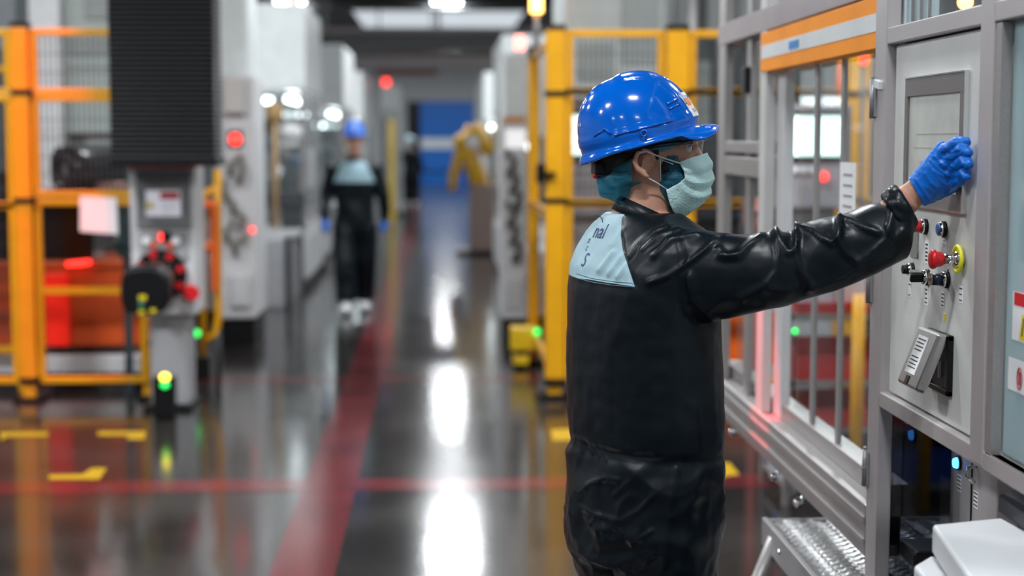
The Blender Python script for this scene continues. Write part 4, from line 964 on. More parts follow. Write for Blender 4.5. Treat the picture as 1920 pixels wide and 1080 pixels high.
# small items behind glass left bay
c = at(1418, 400, 8.8); tag(MB().box(c.x - .05, c.x + .05, 8.8, 8.9, at(0, 430, 8.8).z, at(0, 375, 8.8).z, .01).ball((c.x, 8.79, c.z + .02), .025).box(c.x - .02, c.x + .02, 8.83, 8.87, 0, c.z).build('stop_switch', mat('white and red switch', (.5, .15, .13), .4)), 'small reddish switch box on a pole behind the rear guard bay', 'switch')
# yellow robot in the middle distance
YRb = 24
t = empty('yellow_robot', (at(880, 380, YRb).x, YRb, 0), 'yellow jointed industrial robot arm reaching into the aisle beyond the posts', 'robot')
r_ = lambda u, v, Y=YRb: at(u, v, Y)
RY = mat('robot yellow', (.75, .42, .03), .4)
MB().tube([r_(900, 352), r_(884, 300), r_(868, 268)], [.16, .13, .11], 12).ball(r_(868, 268), .15).build('upper_link', RY, t)
MB().tube([r_(886, 238), r_(862, 290), r_(850, 330), r_(848, 358)], [.10, .09, .08, .07], 12).build('fore_link', RY, t)
MB().tube([r_(884, 240), r_(905, 262), r_(918, 290)], [.13, .12, .10], 12).build('shoulder', RY, t)
q = r_(886, 265); MB().cyl(q - V((0, .18, 0)), q + V((0, .1, 0)), .10, n=20).build('joint_cover', PAP, t)
MB().tube([r_(880, 262), r_(850, 300), r_(866, 320)], .035, 8).build('cable_loop', DRK, t)
q = r_(905, 350); MB().box(q.x - .2, q.x + .25, YRb - .2, YRb + .3, 0.02, q.z + .05, .02).build('pedestal', mat('rusty grey base', (.28, .20, .17), .5), t)
MB().box(q.x - .4, q.x + .3, YRb - .35, YRb + .4, 0, .06).build('base_plate', BLK, t)
# work bench things by the walking worker
t = empty('tool_trolley', (-2.0, 21.8, 0), 'grey equipment trolley partly hidden by the walking worker', 'trolley')
MB().box(-2.3, -1.5, 21.4, 22.2, .15, .9, .02).build('body', PAL, t); MB().box(-2.35, -1.45, 21.35, 22.25, .9, .94, .01).build('top_tray', MGR, t)
for x in (-2.2, -1.6):
    for y in (21.5, 22.1): MB().cyl((x - .02, y, .075), (x + .02, y, .075), .075, n=14).build('wheel', RUB, t)
# red safety beams
def spot(loc, to, e, col, size, blend=.5, r=.03, nm='warning_projector', label='', grp=None):
    L = bpy.data.lights.new('projector_light', 'SPOT'); L.energy = e; L.color = col; L.spot_size = size; L.spot_blend = blend; L.shadow_soft_size = r
    loc = V(loc); d_ = (V(to) - loc).normalized()
    t = empty(nm, loc, label, 'projector', grp)
    q = d_.to_track_quat('-Z', 'Y').to_matrix()
    MB().cyl(loc - d_ * .22, loc - d_ * .03, .06, n=16).build('housing', BLK, t)
    MB().box(loc.x - .02, loc.x + .02, loc.y - .02, loc.y + .02, loc.z + .03, H).build('bracket', DRK, t)
    o = bpy.data.objects.new('projector_light', L); COL.objects.link(o); o.parent = t; o.rotation_euler = d_.to_track_quat('-Z', 'Y').to_euler()
spot((-2.40, 10.05, 5.0), (-2.55, 10.46, 0), 1700, (1, .03, .015), math.radians(13), .5, label='black projector under the ceiling throwing red light on the left fence')
spot((.2, 5.6, 4.4), (FX - .03, cy(1447), .80), 2200, (1, .04, .05), math.radians(5), .4, label='black projector under the ceiling throwing a red patch on the guard rail')

# ================================================================== people
import numpy as np
from mathutils.bvhtree import BVHTree
def cloth_mat(name, col, rough, mask=None, col2=None, bump=.15, rough2=.5):
    m = bpy.data.materials.new(name); m.use_nodes = True; nt = m.node_tree; b = nt.nodes['Principled BSDF']
    b.inputs['Roughness'].default_value = rough; b.inputs['Base Color'].default_value = (*col, 1)
    b.inputs['Specular IOR Level'].default_value = .30
    tc = nt.nodes.new('ShaderNodeTexCoord'); n = nt.nodes.new('ShaderNodeTexNoise'); n.inputs['Scale'].default_value = 45; n.inputs['Detail'].default_value = 3
    nt.links.new(tc.outputs['Object'], n.inputs['Vector'])
    bp = nt.nodes.new('ShaderNodeBump'); bp.inputs['Strength'].default_value = bump; bp.inputs['Distance'].default_value = .004
    nt.links.new(n.outputs['Fac'], bp.inputs['Height']); nt.links.new(bp.outputs[0], b.inputs['Normal'])
    if mask:
        at_ = nt.nodes.new('ShaderNodeAttribute'); at_.attribute_name = mask
        mr = nt.nodes.new('ShaderNodeMapRange'); mr.inputs['From Min'].default_value = -.0006; mr.inputs['From Max'].default_value = .0006; mr.clamp = True
        nt.links.new(at_.outputs['Fac'], mr.inputs[0])
        mx = nt.nodes.new('ShaderNodeMix'); mx.data_type = 'RGBA'
        mx.inputs[6].default_value = (*col, 1); mx.inputs[7].default_value = (*col2, 1)
        nt.links.new(mr.outputs[0], mx.inputs[0]); nt.links.new(mx.outputs[2], b.inputs['Base Color'])
        m2 = nt.nodes.new('ShaderNodeMapRange'); m2.inputs['To Min'].default_value = rough; m2.inputs['To Max'].default_value = rough2
        nt.links.new(mr.outputs[0], m2.inputs[0]); nt.links.new(m2.outputs[0], b.inputs['Roughness'])
    MATS[name] = m; return m
NAVY = (.0022, .0058, .0098); SKY = (.36, .53, .60)
SKIN = mat('skin', (.56, .29, .20), .5, vary=.10, scale=25, bump=.1, bscale=120)
SKIN.node_tree.nodes['Principled BSDF'].inputs['Subsurface Weight'].default_value = .12
SKIN.node_tree.nodes['Principled BSDF'].inputs['Subsurface Radius'].default_value = (.01, .004, .002)
GLV = mat('blue nitrile', (.002, .14, .60), .38, bump=.15, bscale=130, vary=.05)
HAT = mat('blue helmet shell', (.0, .125, .64), .14, coat=.6, vary=.02)
HAIR = mat('dark hair', (.02, .014, .012), .6, bump=.6, bscale=200)
def net_mat(name, tint, col, amt):
    m = bpy.data.materials.new(name); m.use_nodes = True; nt = m.node_tree; b = nt.nodes['Principled BSDF']; out = nt.nodes['Material Output']
    b.inputs['Base Color'].default_value = (*col, 1); b.inputs['Roughness'].default_value = .5
    t = nt.nodes.new('ShaderNodeBsdfTransparent'); t.inputs[0].default_value = (*tint, 1)
    n = nt.nodes.new('ShaderNodeTexNoise'); n.inputs['Scale'].default_value = 40; n.inputs['Detail'].default_value = 3
    tc = nt.nodes.new('ShaderNodeTexCoord'); mp = nt.nodes.new('ShaderNodeMapping'); mp.inputs['Scale'].default_value = (.6, .6, 2.4)
    nt.links.new(tc.outputs['Object'], mp.inputs[0]); nt.links.new(mp.outputs[0], n.inputs['Vector'])
    mr = nt.nodes.new('ShaderNodeMapRange'); mr.inputs['From Min'].default_value = .35; mr.inputs['From Max'].default_value = .7; mr.inputs['To Min'].default_value = amt - .18; mr.inputs['To Max'].default_value = amt + .25
    nt.links.new(n.outputs['Fac'], mr.inputs[0])
    mx = nt.nodes.new('ShaderNodeMixShader'); nt.links.new(mr.outputs[0], mx.inputs[0]); nt.links.new(t.outputs[0], mx.inputs[1]); nt.links.new(b.outputs[0], mx.inputs[2]); nt.links.new(mx.outputs[0], out.inputs[0])
    MATS[name] = m; return m
NET = net_mat('blue bouffant net', (.35, .75, .9), (.03, .27, .40), .55)
MSK = mat('pale teal mask fabric', (.50, .72, .72), .75, bump=.3, bscale=220, vary=.04)
STRAP = mat('white strap', (.72, .80, .80), .7)

def seg_dist(P, A, B):
    AB = B - A; L = (AB * AB).sum() + 1e-12
    t = np.clip(((P - A) @ AB) / L, 0, 1); return np.linalg.norm(P - (A + t[:, None] * AB), axis=1)
def polydist(P, pts):
    pts = [np.array(p, float) for p in pts]; d = np.full(len(P), 1e9)
    for a, b in zip(pts, pts[1:]): d = np.minimum(d, seg_dist(P, a, b))
    return d
def pxs(C):                                   # vectorised px()
    M = np.array(RM.transposed()); Q = (C - np.array(EYE)) @ M.T
    return np.stack([960 + F * Q[:, 0] / -Q[:, 2], 540 - F * Q[:, 1] / -Q[:, 2]], 1)
def inside(P, poly):
    x, y = P[:, 0], P[:, 1]; r = np.zeros(len(P), bool); n = len(poly)
    for i in range(n):
        (x0, y0), (x1, y1) = poly[i], poly[(i + 1) % n]
        c = ((y0 > y) != (y1 > y)) & (x < (x1 - x0) * (y - y0) / (y1 - y0 + 1e-12) + x0); r ^= c
    return r
def co_arr(me):
    a = np.empty(len(me.vertices) * 3, np.float32); me.vertices.foreach_get('co', a); return a.reshape(-1, 3).astype(float)
def no_arr(me):
    a = np.empty(len(me.vertices) * 3, np.float32); me.vertices.foreach_get('normal', a); return a.reshape(-1, 3).astype(float)
def set_co(me, C): me.vertices.foreach_set('co', C.astype(np.float32).ravel()); me.update()
def ridges(me, R, extra=None):
    C, N = co_arr(me), no_arr(me); P = pxs(C)
    view = (np.array(EYE) - C); view /= np.linalg.norm(view, axis=1)[:, None]
    face = np.clip(((N * view).sum(1) + .15) * 3, 0, 1); h = np.zeros(len(C))
    for pts, wd, ht in R: h += ht * np.exp(-(polydist(P, pts) / wd) ** 2) * face
    if extra is not None: h += extra(C, N, P)
    set_co(me, C + N * h[:, None])

YPX = 3.5
def P_(u, v, dy=0): return at(u, v, YPX + dy)
ps = empty('person', P_(1210, 300) * 1, 'person in glossy blue hard hat, pale mask and black coverall reaching to the touch panel', 'person')
ps.location = (P_(1210, 300).x, YPX, 0); ORI[ps.name] = V(ps.location)
AN = math.radians(25); FD = V((math.cos(AN), math.sin(AN), 0)); SD = V((math.sin(AN), -math.cos(AN), 0)); UP = V((0, 0, 1))
ROWS = [(398, 1205, .072, .095), (418, 1208, .088, .150), (440, 1214, .105, .190), (465, 1216, .120, .212), (500, 1210, .132, .218), (540, 1206, .139, .212), (600, 1204, .141, .208), (700, 1206, .143, .212),
        (780, 1208, .144, .216), (830, 1208, .142, .214), (865, 1208, .145, .218), (920, 1205, .146, .222), (970, 1203, .146, .222), (1040, 1203, .138, .21)]
def trow(v, uc, p, q, k=1.0, e=.86, n=40):
    c = P_(uc, v); return ring(c, FD * p * k, SD * q * k, n, e)
def torso(mb, k=1.0):
    mb.loft([trow(v, u, p, q, k) for v, u, p, q in ROWS])
# right arm: (u, top v, bottom v, Y)
ARM = [(1225, 440, 590, 3.400), (1262, 426, 606, 3.360), (1310, 428, 608, 3.328), (1350, 434, 602, 3.313), (1380, 438, 594, 3.304), (1412, 439, 587, 3.294), (1449, 433, 577, 3.284), (1474, 437, 571, 3.281), (1514, 419, 559, 3.270), (1545, 410, 549, 3.261), (1575, 404, 539, 3.257), (1608, 393, 527, 3.247), (1636, 380, 515, 3.239), (1660, 376, 500, 3.230)]
def arm_rings(mb, k=1.0, n=28):
    R = []
    for i, (u, a, b, Y) in enumerate(ARM):
        t_ = at(u + (a - b) * -.00, a, Y); b_ = at(u, b, Y); c = (t_ + b_) / 2; h = (t_ - b_) / 2
        R.append(ring(c, h * k, V((.25, -1, 0)).normalized() * h.length * .88 * k, n, .95))
    # gathered end towards the cuff
    cu0 = at(1682, 428, 3.225); R.append(ring(cu0, (at(1664, 368, 3.225) - at(1700, 480, 3.225)) * .5 * k, V((.2, -1, 0)).normalized() * .055 * k, n))
    cu1 = at(1688, 392, 3.220); R.append(ring(cu1, (at(1672, 356, 3.225) - at(1708, 428, 3.225)) * .5 * k, V((.2, -1, 0)).normalized() * .043 * k, n))
    mb.loft(R)
def limb(mb, pts, rs, n=20):
    mb.tube(pts, rs, n)
CH = P_(1203, 1000); HIPZ = CH.z
def legs(mb, k=1.0):
    for s in (1, -1):
        h = CH + SD * s * .10; h.z += .06
        kn = V((h.x + .01, h.y, .50)) + FD * (.02 if s > 0 else .05); an = V((h.x - .02, h.y, .09)) + FD * (.0 if s > 0 else .10)
        mb.tube([h + V((0, 0, .03)), h - V((0, 0, .10)), h.lerp(kn, .5), kn, kn.lerp(an, .5), an], [.115 * k, .118 * k, .105 * k, .090 * k, .084 * k, .082 * k], 22)
def left_arm(mb, k=1.0, hand=False):
    s0 = P_(1214, 470) - SD * .15 + FD * .06; el = s0 + V((.0, .05, -.31)) + FD * .0; wr = el + V((.02, .02, -.24)) + FD * .08
    mb.tube([s0, s0.lerp(el, .5), el, el.lerp(wr, .5), wr], [.085 * k, .08 * k, .072 * k, .064 * k, .052 * k], 18)
    return wr
# ---- body (skin): head, neck, torso, limbs, hands as one surface
def hand(mb, k=1.0):
    W0 = at(1700, 372, 3.220); W1 = at(1722, 358, 3.210); PM = at(1752, 333, 3.190); K0 = at(1779, 303, 3.177)
    d = (K0 - W1).normalized(); wid = (at(1760, 285, 3.175) - at(1795, 343, 3.180)).normalized(); th = d.cross(wid).normalized()
    mb.loft([ring(W0, wid * .031 * k, th * .024 * k, 20), ring(W1, wid * .033 * k, th * .023 * k, 20), ring(PM, wid * .041 * k, th * .021 * k, 20), ring(K0, wid * .043 * k, th * .017 * k, 20), ring(K0 + d * .012, wid * .038 * k, th * .011 * k, 20)])
    SX = FX - .0245 - .0098
    def on(u, v): return onx(u, v, SX)
    FG = [  # knuckle, middle joint, tip
        (at(1768, 283, 3.170), at(1795, 267, 3.135), on(1812, 266), .0105),
        (at(1780, 296, 3.165), at(1806, 279, 3.120), on(1815, 286), .0112),
        (at(1788, 313, 3.167), at(1810, 300, 3.117), on(1816, 308), .0110),
        (at(1790, 331, 3.173), at(1810, 324, 3.125), on(1813, 331), .0098)]
    for a, m_, t_, r in FG:
        a0 = a - d * .02; q = m_.lerp(t_, .55)
        mb.tube([a0, a, a.lerp(m_, .5), m_, q, t_], [r * 1.15 * k, r * 1.2 * k, r * 1.02 * k, r * 1.12 * k, r * .98 * k, r * .86 * k], 12); mb.ball(t_, r * .86 * k, n=10)
    tb0 = at(1738, 368, 3.215); tm = at(1782, 352, 3.205); tt = onx(1800, 338, SX)
    mb.tube([tb0, at(1760, 360, 3.217), tm, tt], [.017 * k, .0155 * k, .013 * k, .0105 * k], 12); mb.ball(tt, .0105 * k, n=10)
    return wid, th, d
hc = P_(1203, 262)
def o_(u, v, dy=0): return P_(u, v, dy)
mb = MB()
mb.ball(hc, (.098, .076, .100), n=28); mb.ball(o_(1248, 285), (.060, .060, .080), n=24); mb.ball(o_(1256, 345), (.048, .050, .036), n=20); mb.ball(o_(1287, 368), (.018, .022, .018), n=14)
mb.ball(o_(1294, 258), (.014, .046, .013), n=16); mb.tube([o_(1298, 268), o_(1308, 290), o_(1318, 308)], [.0085, .011, .014], 12); mb.ball(o_(1318, 310), (.012, .013, .010), n=12)
mb.ball(o_(1306, 336), (.012, .026, .007), n=12); mb.ball(o_(1304, 347), (.012, .023, .008), n=12)
for s in (-1, 1): mb.ball(o_(1278, 305, s * .038), (.022, .018, .02), n=14)
mb.tube([o_(1205, 320), o_(1212, 362), o_(1204, 405), o_(1200, 440)], [.062, .058, .064, .085], 24)
mb.ball(o_(1250, 358), (.03, .035, .03), n=14)
# ears
for s in (-1, 1):
    E = lambda u, v, k=1.0, s=s: o_(u, v, s * (.078 * 1 + .006 * k))
    mb.tube([E(1228, 302, .2), E(1222, 287, .8), E(1209, 281, 1.6), E(1195, 287, 2.2), E(1190, 303, 2.4), E(1196, 318, 2.0), E(1208, 328, 1.4), E(1215, 334, 1.0)], [.0045, .005, .0055, .006, .006, .006, .006, .0065], 10)
    mb.tube([E(1219, 298, .3), E(1206, 297, 1.2), E(1204, 310, 1.2), E(1212, 320, .8)], [.003, .0035, .0035, .003], 8)
    mb.ball(E(1210, 305, -.9), (.020, .008, .026), n=12); mb.ball(E(1227, 312, .3), (.004, .005, .005), n=8)
mb.loft([trow(v, u, p * .86, q * .86) for v, u, p, q in ROWS])
arm_rings(mb, .55)
mb.tube([at(1600, 455, 3.27), at(1650, 425, 3.24), at(1686, 385, 3.225), at(1706, 370, 3.217)], [.040, .036, .031, .030], 20)
hand(mb, .88)
wr = left_arm(mb, .7); mb.tube([wr, wr - V((0, 0, .06)), wr - V((-.01, 0, .10))], [.03, .036, .034], 14)
lh = []
def lefthand(mb, k):
    b = wr - V((0, 0, .03)); mb.tube([wr + V((0, 0, .03)), b, b - V((0, 0, .05)), b - V((-.005, 0, .09))], [.034 * k, .036 * k, .041 * k, .038 * k], 16)
    for i in range(4):
        a = b - V((-.03 + .02 * i, -.004, .085)); L_ = [.05, .06, .055, .042][i]
        mb.tube([a + V((0, 0, .01)), a - V((0, 0, L_ * .5)), a - V((-.008, .008, L_))], [.0105 * k, .0105 * k, .009 * k], 10)
    mb.tube([b - V((-.03, .0, .03)), b - V((-.055, .0, .055)), b - V((-.06, .01, .085))], [.015 * k, .0125 * k, .010 * k], 10)
lefthand(mb, .88); legs(mb, .72)
for s in (1, -1):
    h = CH + SD * s * .10; q = V((h.x - .02, h.y, .07)) + FD * (.0 if s > 0 else .10)
    mb.ball(q + FD * .06 - V((0, 0, .025)), (.11, .045, .04), R=Matrix.Rotation(AN, 3, 'Z'), n=14)
me = remesh(mb.bm, 'body', .0038, 2)
# eye sockets pressed in
C, N = co_arr(me), no_arr(me)
for s in (-1, 1):
    e_ = np.array(o_(1296, 276, s * .031)); d_ = np.linalg.norm((C - e_) * np.array([1, .8, 1.3]), axis=1); C -= N * (.008 * np.exp(-(d_ / .016) ** 2))[:, None]
set_co(me, C); body = mesh_obj('body', me, SKIN, ps)
for s in (-1, 1):
    e_ = o_(1288, 277, s * .031); MB().ball(e_, .0125, n=16).build('eye', mat('eye white', (.75, .72, .70), .2), ps)
    MB().cyl(e_ + V((.0110, 0, 0)), e_ + V((.0128, 0, 0)), .0058, .004, n=16).build('iris', mat('brown iris', (.05, .025, .015), .1), ps)
    MB().tube([e_ + V((.006, s * -.014, .012)), e_ + V((.0125, 0, .017)), e_ + V((.004, s * .014, .013))], .0026, 8).build('eyebrow', HAIR, ps)
    MB().tube([e_ + V((.004, s * -.0125, .004)), e_ + V((.0122, 0, .0075)), e_ + V((.003, s * .0125, .003))], .0022, 8).build('eyelid', SKIN, ps)

# ---- hair and beard
mb = MB(); mb.ball(hc + V((-.004, 0, .004)), (.101, .080, .101), n=24); mb.ball(o_(1165, 300), (.042, .062, .05), n=16)
me = remesh(mb.bm, 'hair', .006, 2)
bm = bmesh.new(); bm.from_mesh(me)
kill = []
for v in bm.verts:
    u_, v_ = px(v.co)
    if (u_ > 1236 and v_ > 262) or (u_ > 1180 and v_ > 300) or u_ > 1292: kill.append(v)
bmesh.ops.delete(bm, geom=kill, context='VERTS'); bm.to_mesh(me); bm.free(); mesh_obj('hair', me, HAIR, ps)
mb = MB(); mb.ball(o_(1254, 342), (.050, .055, .044), n=20); mb.ball(o_(1284, 370), (.024, .028, .022), n=14); mb.ball(o_(1240, 310), (.02, .066, .035), n=16)
me = remesh(mb.bm, 'beard', .005, 2); displace(me, lambda c, n: .0015 * noise.noise(c * 180)); mesh_obj('beard', me, HAIR, ps)

# ---- coverall
mb = MB(); torso(mb); arm_rings(mb); left_arm(mb); legs(mb)
mb.ball(P_(1235, 486) + SD * .14, (.085, .085, .07), n=18); mb.ball(P_(1222, 470) - SD * .13 + FD * .04, (.07, .07, .06), n=18)
me = remesh(mb.bm, 'coverall', .0052, 7)
RD = [([(1456, 434), (1465, 454), (1478, 475), (1488, 468), (1495, 447), (1495, 427)], 5, .008), ([(1497, 425), (1524, 432), (1542, 447), (1560, 457), (1571, 447), (1575, 411)], 5, .008),
      ([(1575, 409), (1597, 414), (1625, 429), (1647, 436)], 6, .008), ([(1495, 440), (1492, 475), (1503, 512), (1524, 537)], 6, .007), ([(1575, 418), (1571, 447), (1586, 475), (1607, 490)], 6, .008),
      ([(1427, 443), (1402, 461), (1380, 479), (1350, 480)], 6, .006), ([(1452, 436), (1460, 475), (1458, 508), (1440, 530)], 6, .006), ([(1665, 425), (1676, 450), (1694, 432)], 5, .007), ([(1640, 470), (1662, 450), (1672, 400)], 6, .006),
      ([(1217, 530), (1253, 517), (1293, 490), (1323, 467), (1343, 447)], 4.5, .006), ([(1180, 483), (1197, 457), (1227, 433), (1253, 423)], 5, .005), ([(1207, 467), (1233, 443), (1273, 430)], 5, .005), ([(1227, 480), (1257, 450), (1307, 437)], 5, .005),
      ([(1347, 467), (1360, 483), (1387, 480)], 6, .006), ([(1390, 560), (1430, 540), (1480, 545)], 9, .005), ([(1520, 540), (1580, 520), (1630, 480)], 9, .005), ([(1335, 600), (1300, 560), (1290, 520)], 10, .005),
      ([(1089, 925), (1110, 904), (1135, 897), (1160, 900)], 4.0, .0036), ([(1086, 951), (1121, 967), (1163, 978), (1198, 957), (1226, 929)], 4.0, .0036), ([(1121, 964), (1135, 1010)], 4.0, .0030), ([(1145, 978), (1163, 1003)], 4.0, .0030),
      ([(1181, 1022), (1223, 995)], 4.0, .0036), ([(1093, 967), (1103, 985), (1114, 974)], 3.2, .0030), ([(1073, 820), (1096, 834), (1128, 844), (1181, 855), (1240, 858)], 4, -.004), ([(1195, 1076), (1223, 1038)], 4.8, .0036), ([(1150, 930), (1180, 905)], 4.0, .0030),
      ([(1270, 880), (1255, 950), (1245, 1060)], 7.2, .0036), ([(1300, 760), (1320, 860), (1300, 960)], 11.2, .0036), ([(1078, 522), (1190, 538)], 3, .002),
      ([(1122, 508), (1150, 472)], 4, .0055), ([(1140, 514), (1166, 480)], 4, .0055), ([(1158, 520), (1176, 494)], 4, .005), ([(1150, 460), (1166, 430)], 5, .003), ([(1166, 408), (1165, 440), (1168, 470), (1190, 537)], 3.5, -.0025),
      ([(1100, 835), (1106, 850)], 3, .003), ([(1112, 838), (1120, 856)], 3, .003), ([(1126, 845), (1134, 862)], 3, .003), ([(1084, 828), (1088, 846)], 3, .003)]
def fold_noise(C, N, P):
    h = np.zeros(len(C)); 
    for i in range(len(C)):
        c = C[i]; z = c[2]
        st = lambda x, a_, b_: max(0, min(1, (x - a_) / (b_ - a_)))
        wa = st(c[0], .60, .72) * st(z, 1.15, 1.25); wt = (1 - wa) * st(z, 1.03, 1.13); wl = (1 - wa) * (1 - st(z, 1.0, 1.08)) ; hh = 0
        if wa > 0: hh += wa * .0065 * (.4 - 2 * abs(noise.noise(V((c[0] * 9, c[1] * 9, (z - .25 * c[0]) * 4)))))
        if wt > 0: hh += wt * .0042 * (.4 - 2 * abs(noise.noise(V((c[0] * 7, c[1] * 7, z * 2.5)))))
        if wl > 0: hh += wl * (.0085 * (.4 - 2 * abs(noise.noise(V((c[0] * 7 + z * 4, c[1] * 7, z * 7))))) + .004 * (.4 - 2 * abs(noise.noise(V((c[0] * 17 - z * 9, c[1] * 15, z * 15))))))
        h[i] = hh + .0018 * noise.noise(V(c) * 30)
    w_ = np.exp(-((C[:, 2] - 1.03) / .012) ** 2) * (np.abs(C[:, 0] - .43) < .25); h -= .004 * w_
    return h
ridges(me, RD, fold_noise)
C = co_arr(me); P = pxs(C); N = no_arr(me)
poly = [(1100, 380), (1135, 374), (1188, 384), (1166, 408), (1164, 440), (1168, 470), (1190, 537), (1140, 530), (1076, 519), (1040, 515), (1040, 380)]
sd = polydist(P, poly + [poly[0]]) / 857; ins = inside(P, poly); val = np.where(ins, sd, -sd)
rel = C - np.array(P_(1206, 480)); sside = rel @ np.array(SD); fdep = rel @ np.array(FD)
far = (sside < -.02) & (fdep < 0)
zt_ = az(521, YPX, 1078); vfar = np.minimum(C[:, 2] - zt_, .17 - np.abs(sside) - .25 * (C[:, 2] - zt_))
val = np.where(far, vfar, val); val = np.where((fdep > .03), -.02, val)
at_ = me.attributes.new('yoke', 'FLOAT', 'POINT'); at_.data.foreach_set('value', val.astype(np.float32))
COV = cloth_mat('navy nylon coverall', NAVY, .37, 'yoke', SKY, bump=.12)
cov = mesh_obj('coverall', me, COV, ps)
bvh = BVHTree.FromPolygons([V(c) for c in co_arr(me) + np.array(ORI[ps.name])], [tuple(p.vertices) for p in me.polygons])
def onbody(u, v):
    h = bvh.ray_cast(EYE, ray(u, v)); return h[0] if h[0] else P_(u, v)
# seams: stitched double line under the yoke and along the armhole
def seam(pts, nm, r=.0011, off=.0008, m=INK):
    Q = []
    for a, b in zip(pts, pts[1:]):
        for i in range(5):
            t_ = i / 5; Q.append(onbody(a[0] + (b[0] - a[0]) * t_, a[1] + (b[1] - a[1]) * t_))
    Q.append(onbody(*pts[-1])); Q = [q + (EYE - q).normalized() * off for q in Q]
    return MB().tube(Q, r, 6).build(nm, m, cov_root)
cov_root = ps
STI = mat('blue stitching', (.12, .22, .28), .6)
seam([(1080, 513), (1110, 522), (1150, 528), (1186, 531)], 'seam_stitching', .0009, m=STI); seam([(1080, 521), (1110, 529), (1150, 535), (1190, 538)], 'seam_stitching', .0009, m=STI)
# printed letters on the yoke, laid on the cloth
def on_cloth_text(body_, size, u, v, nm, rotz=0, m=None, squeeze=1):
    cu = bpy.data.curves.new(nm, 'FONT'); cu.body = body_; cu.size = size; cu.align_x = 'CENTER'; cu.align_y = 'CENTER'; cu.shear = .25
    t = bpy.data.objects.new('tmp', cu); COL.objects.link(t); bpy.context.view_layer.update()
    me = bpy.data.meshes.new_from_object(t.evaluated_get(bpy.context.evaluated_depsgraph_get())); bpy.data.objects.remove(t)
    c = onbody(u, v); ca, sa = math.cos(rotz), math.sin(rotz)
    for vt in me.vertices:
        x, y = vt.co.x * squeeze, vt.co.y; x, y = x * ca - y * sa, x * sa + y * ca
        o0 = c - FD * .3 + SD * x + UP * y; h = bvh.ray_cast(o0, FD)
        vt.co = (h[0] if h[0] else o0 + FD * .3) - FD * .0012
    return mesh_obj(nm, me, m, ps)
LOGO = mat('navy print', (.02, .04, .16), .6)
on_cloth_text('nal', .046, 1124, 434, 'back_lettering', .0, LOGO)
on_cloth_text('S', .042, 1096, 488, 'back_logo', 0, LOGO, .95)
on_cloth_text('n', .022, 1105, 450, 'back_small_print', 0, LOGO); on_cloth_text('c', .022, 1101, 464, 'back_small_print', 0, LOGO)
seam([(1117, 404), (1124, 405), (1129, 410), (1130, 417)], 'back_arc', .0012, m=LOGO)
# collar
mb = MB(); ca = (P_(1262, 413) - P_(1160, 366)) / 2; cc = (P_(1262, 413) + P_(1160, 366)) / 2; cd = P_(1256, 432) - P_(1262, 413); cb = V((0, .072, 0))
R0 = ring(cc, ca, cb, 32); R1 = ring(cc + V((-.006, 0, -.034)), ca * 1.16, cb * 1.22, 32); R2 = ring(cc + V((0, 0, .001)), ca * .93, cb * .93, 32); R3 = ring(cc + V((-.006, 0, -.034)), ca * 1.0, cb * 1.05, 32)
mb.loft([R3, R1, R0, R2, R3], cap=False); mb.build('collar', cloth_mat('collar cloth', (.005, .009, .013), .4), ps)
# cuff
q1 = at(1688, 394, 3.222); axd = (at(1720, 362, 3.215) - q1).normalized(); va = (at(1669, 360, 3.225) - at(1707, 428, 3.225)) * .5; vb_ = axd.cross(va).normalized() * .043
mb = MB()
for k_, off in ((1.0, 0), (.93, .010), (.98, -.012)):
    mb.tube([q1 + axd * off + (va * math.cos(t) + vb_ * math.sin(t)) * k_ * (1 + .05 * math.sin(t * 7 + off * 300)) for t in [2 * PI * i / 40 for i in range(40)]], .0100, 12, closed=True)
mesh_obj('cuff', remesh(mb.bm, 'cuff', .0028, 8), cloth_mat('cuff cloth', NAVY, .35), ps)
# shoes
for s in (1, -1):
    h = CH + SD * s * .10; q = V((h.x - .02, h.y, .0)) + FD * (.0 if s > 0 else .10); Rz = Matrix.Rotation(AN, 3, 'Z')
    mb = MB(); mb.ball(q + FD * .06 + V((0, 0, .045)), (.145, .054, .05), R=Rz, n=18); mb.ball(q + V((0, 0, .08)), (.065, .052, .06), R=Rz, n=16); mb.box(q.x - .07, q.x + .20, q.y - .045, q.y + .045, 0, .022, .01, R=Rz, c=q)
    mesh_obj('shoe', remesh(mb.bm, 'shoe', .006, 2), PAP, ps)
# gloves
mb = MB(); hand(mb, 1.03)
me = remesh(mb.bm, 'glove', .0021, 4)
bm = bmesh.new(); bm.from_mesh(me); kill = []
A_, B_ = (1703, 333), (1732, 388)
for v in bm.verts:
    u_, v_ = px(v.co)
    if (B_[0] - A_[0]) * (v_ - A_[1]) - (B_[1] - A_[1]) * (u_ - A_[0]) > 0: kill.append(v)
bmesh.ops.delete(bm, geom=kill, context='VERTS'); bm.to_mesh(me); bm.free()
GR = [([(1752, 293), (1765, 306), (1785, 320)], 2.2, .0016), ([(1745, 300), (1760, 318), (1778, 328)], 2.2, .0016), ([(1740, 308), (1752, 322), (1768, 330)], 2.2, .0014), ([(1750, 320), (1764, 340), (1772, 346)], 2.4, .0016),
      ([(1735, 325), (1745, 342), (1756, 352)], 2.4, .0016), ([(1768, 287), (1785, 289), (1800, 284)], 2, -.0014), ([(1765, 294), (1784, 298), (1800, 290)], 2, .0014), ([(1782, 310), (1794, 316), (1808, 306)], 2, .0014), ([(1706, 336), (1716, 350), (1734, 384)], 1.8, .0018), ([(1716, 335), (1727, 350), (1745, 376)], 2.2, .0016)]
ridges(me, GR, lambda C, N, P: np.array([.0011 * (1 - 2 * abs(noise.noise(V((c[0] * 60 + c[2] * 50, c[1] * 40, (c[2] - c[0]) * 22))))) for c in C]))
mesh_obj('glove', me, GLV, ps)
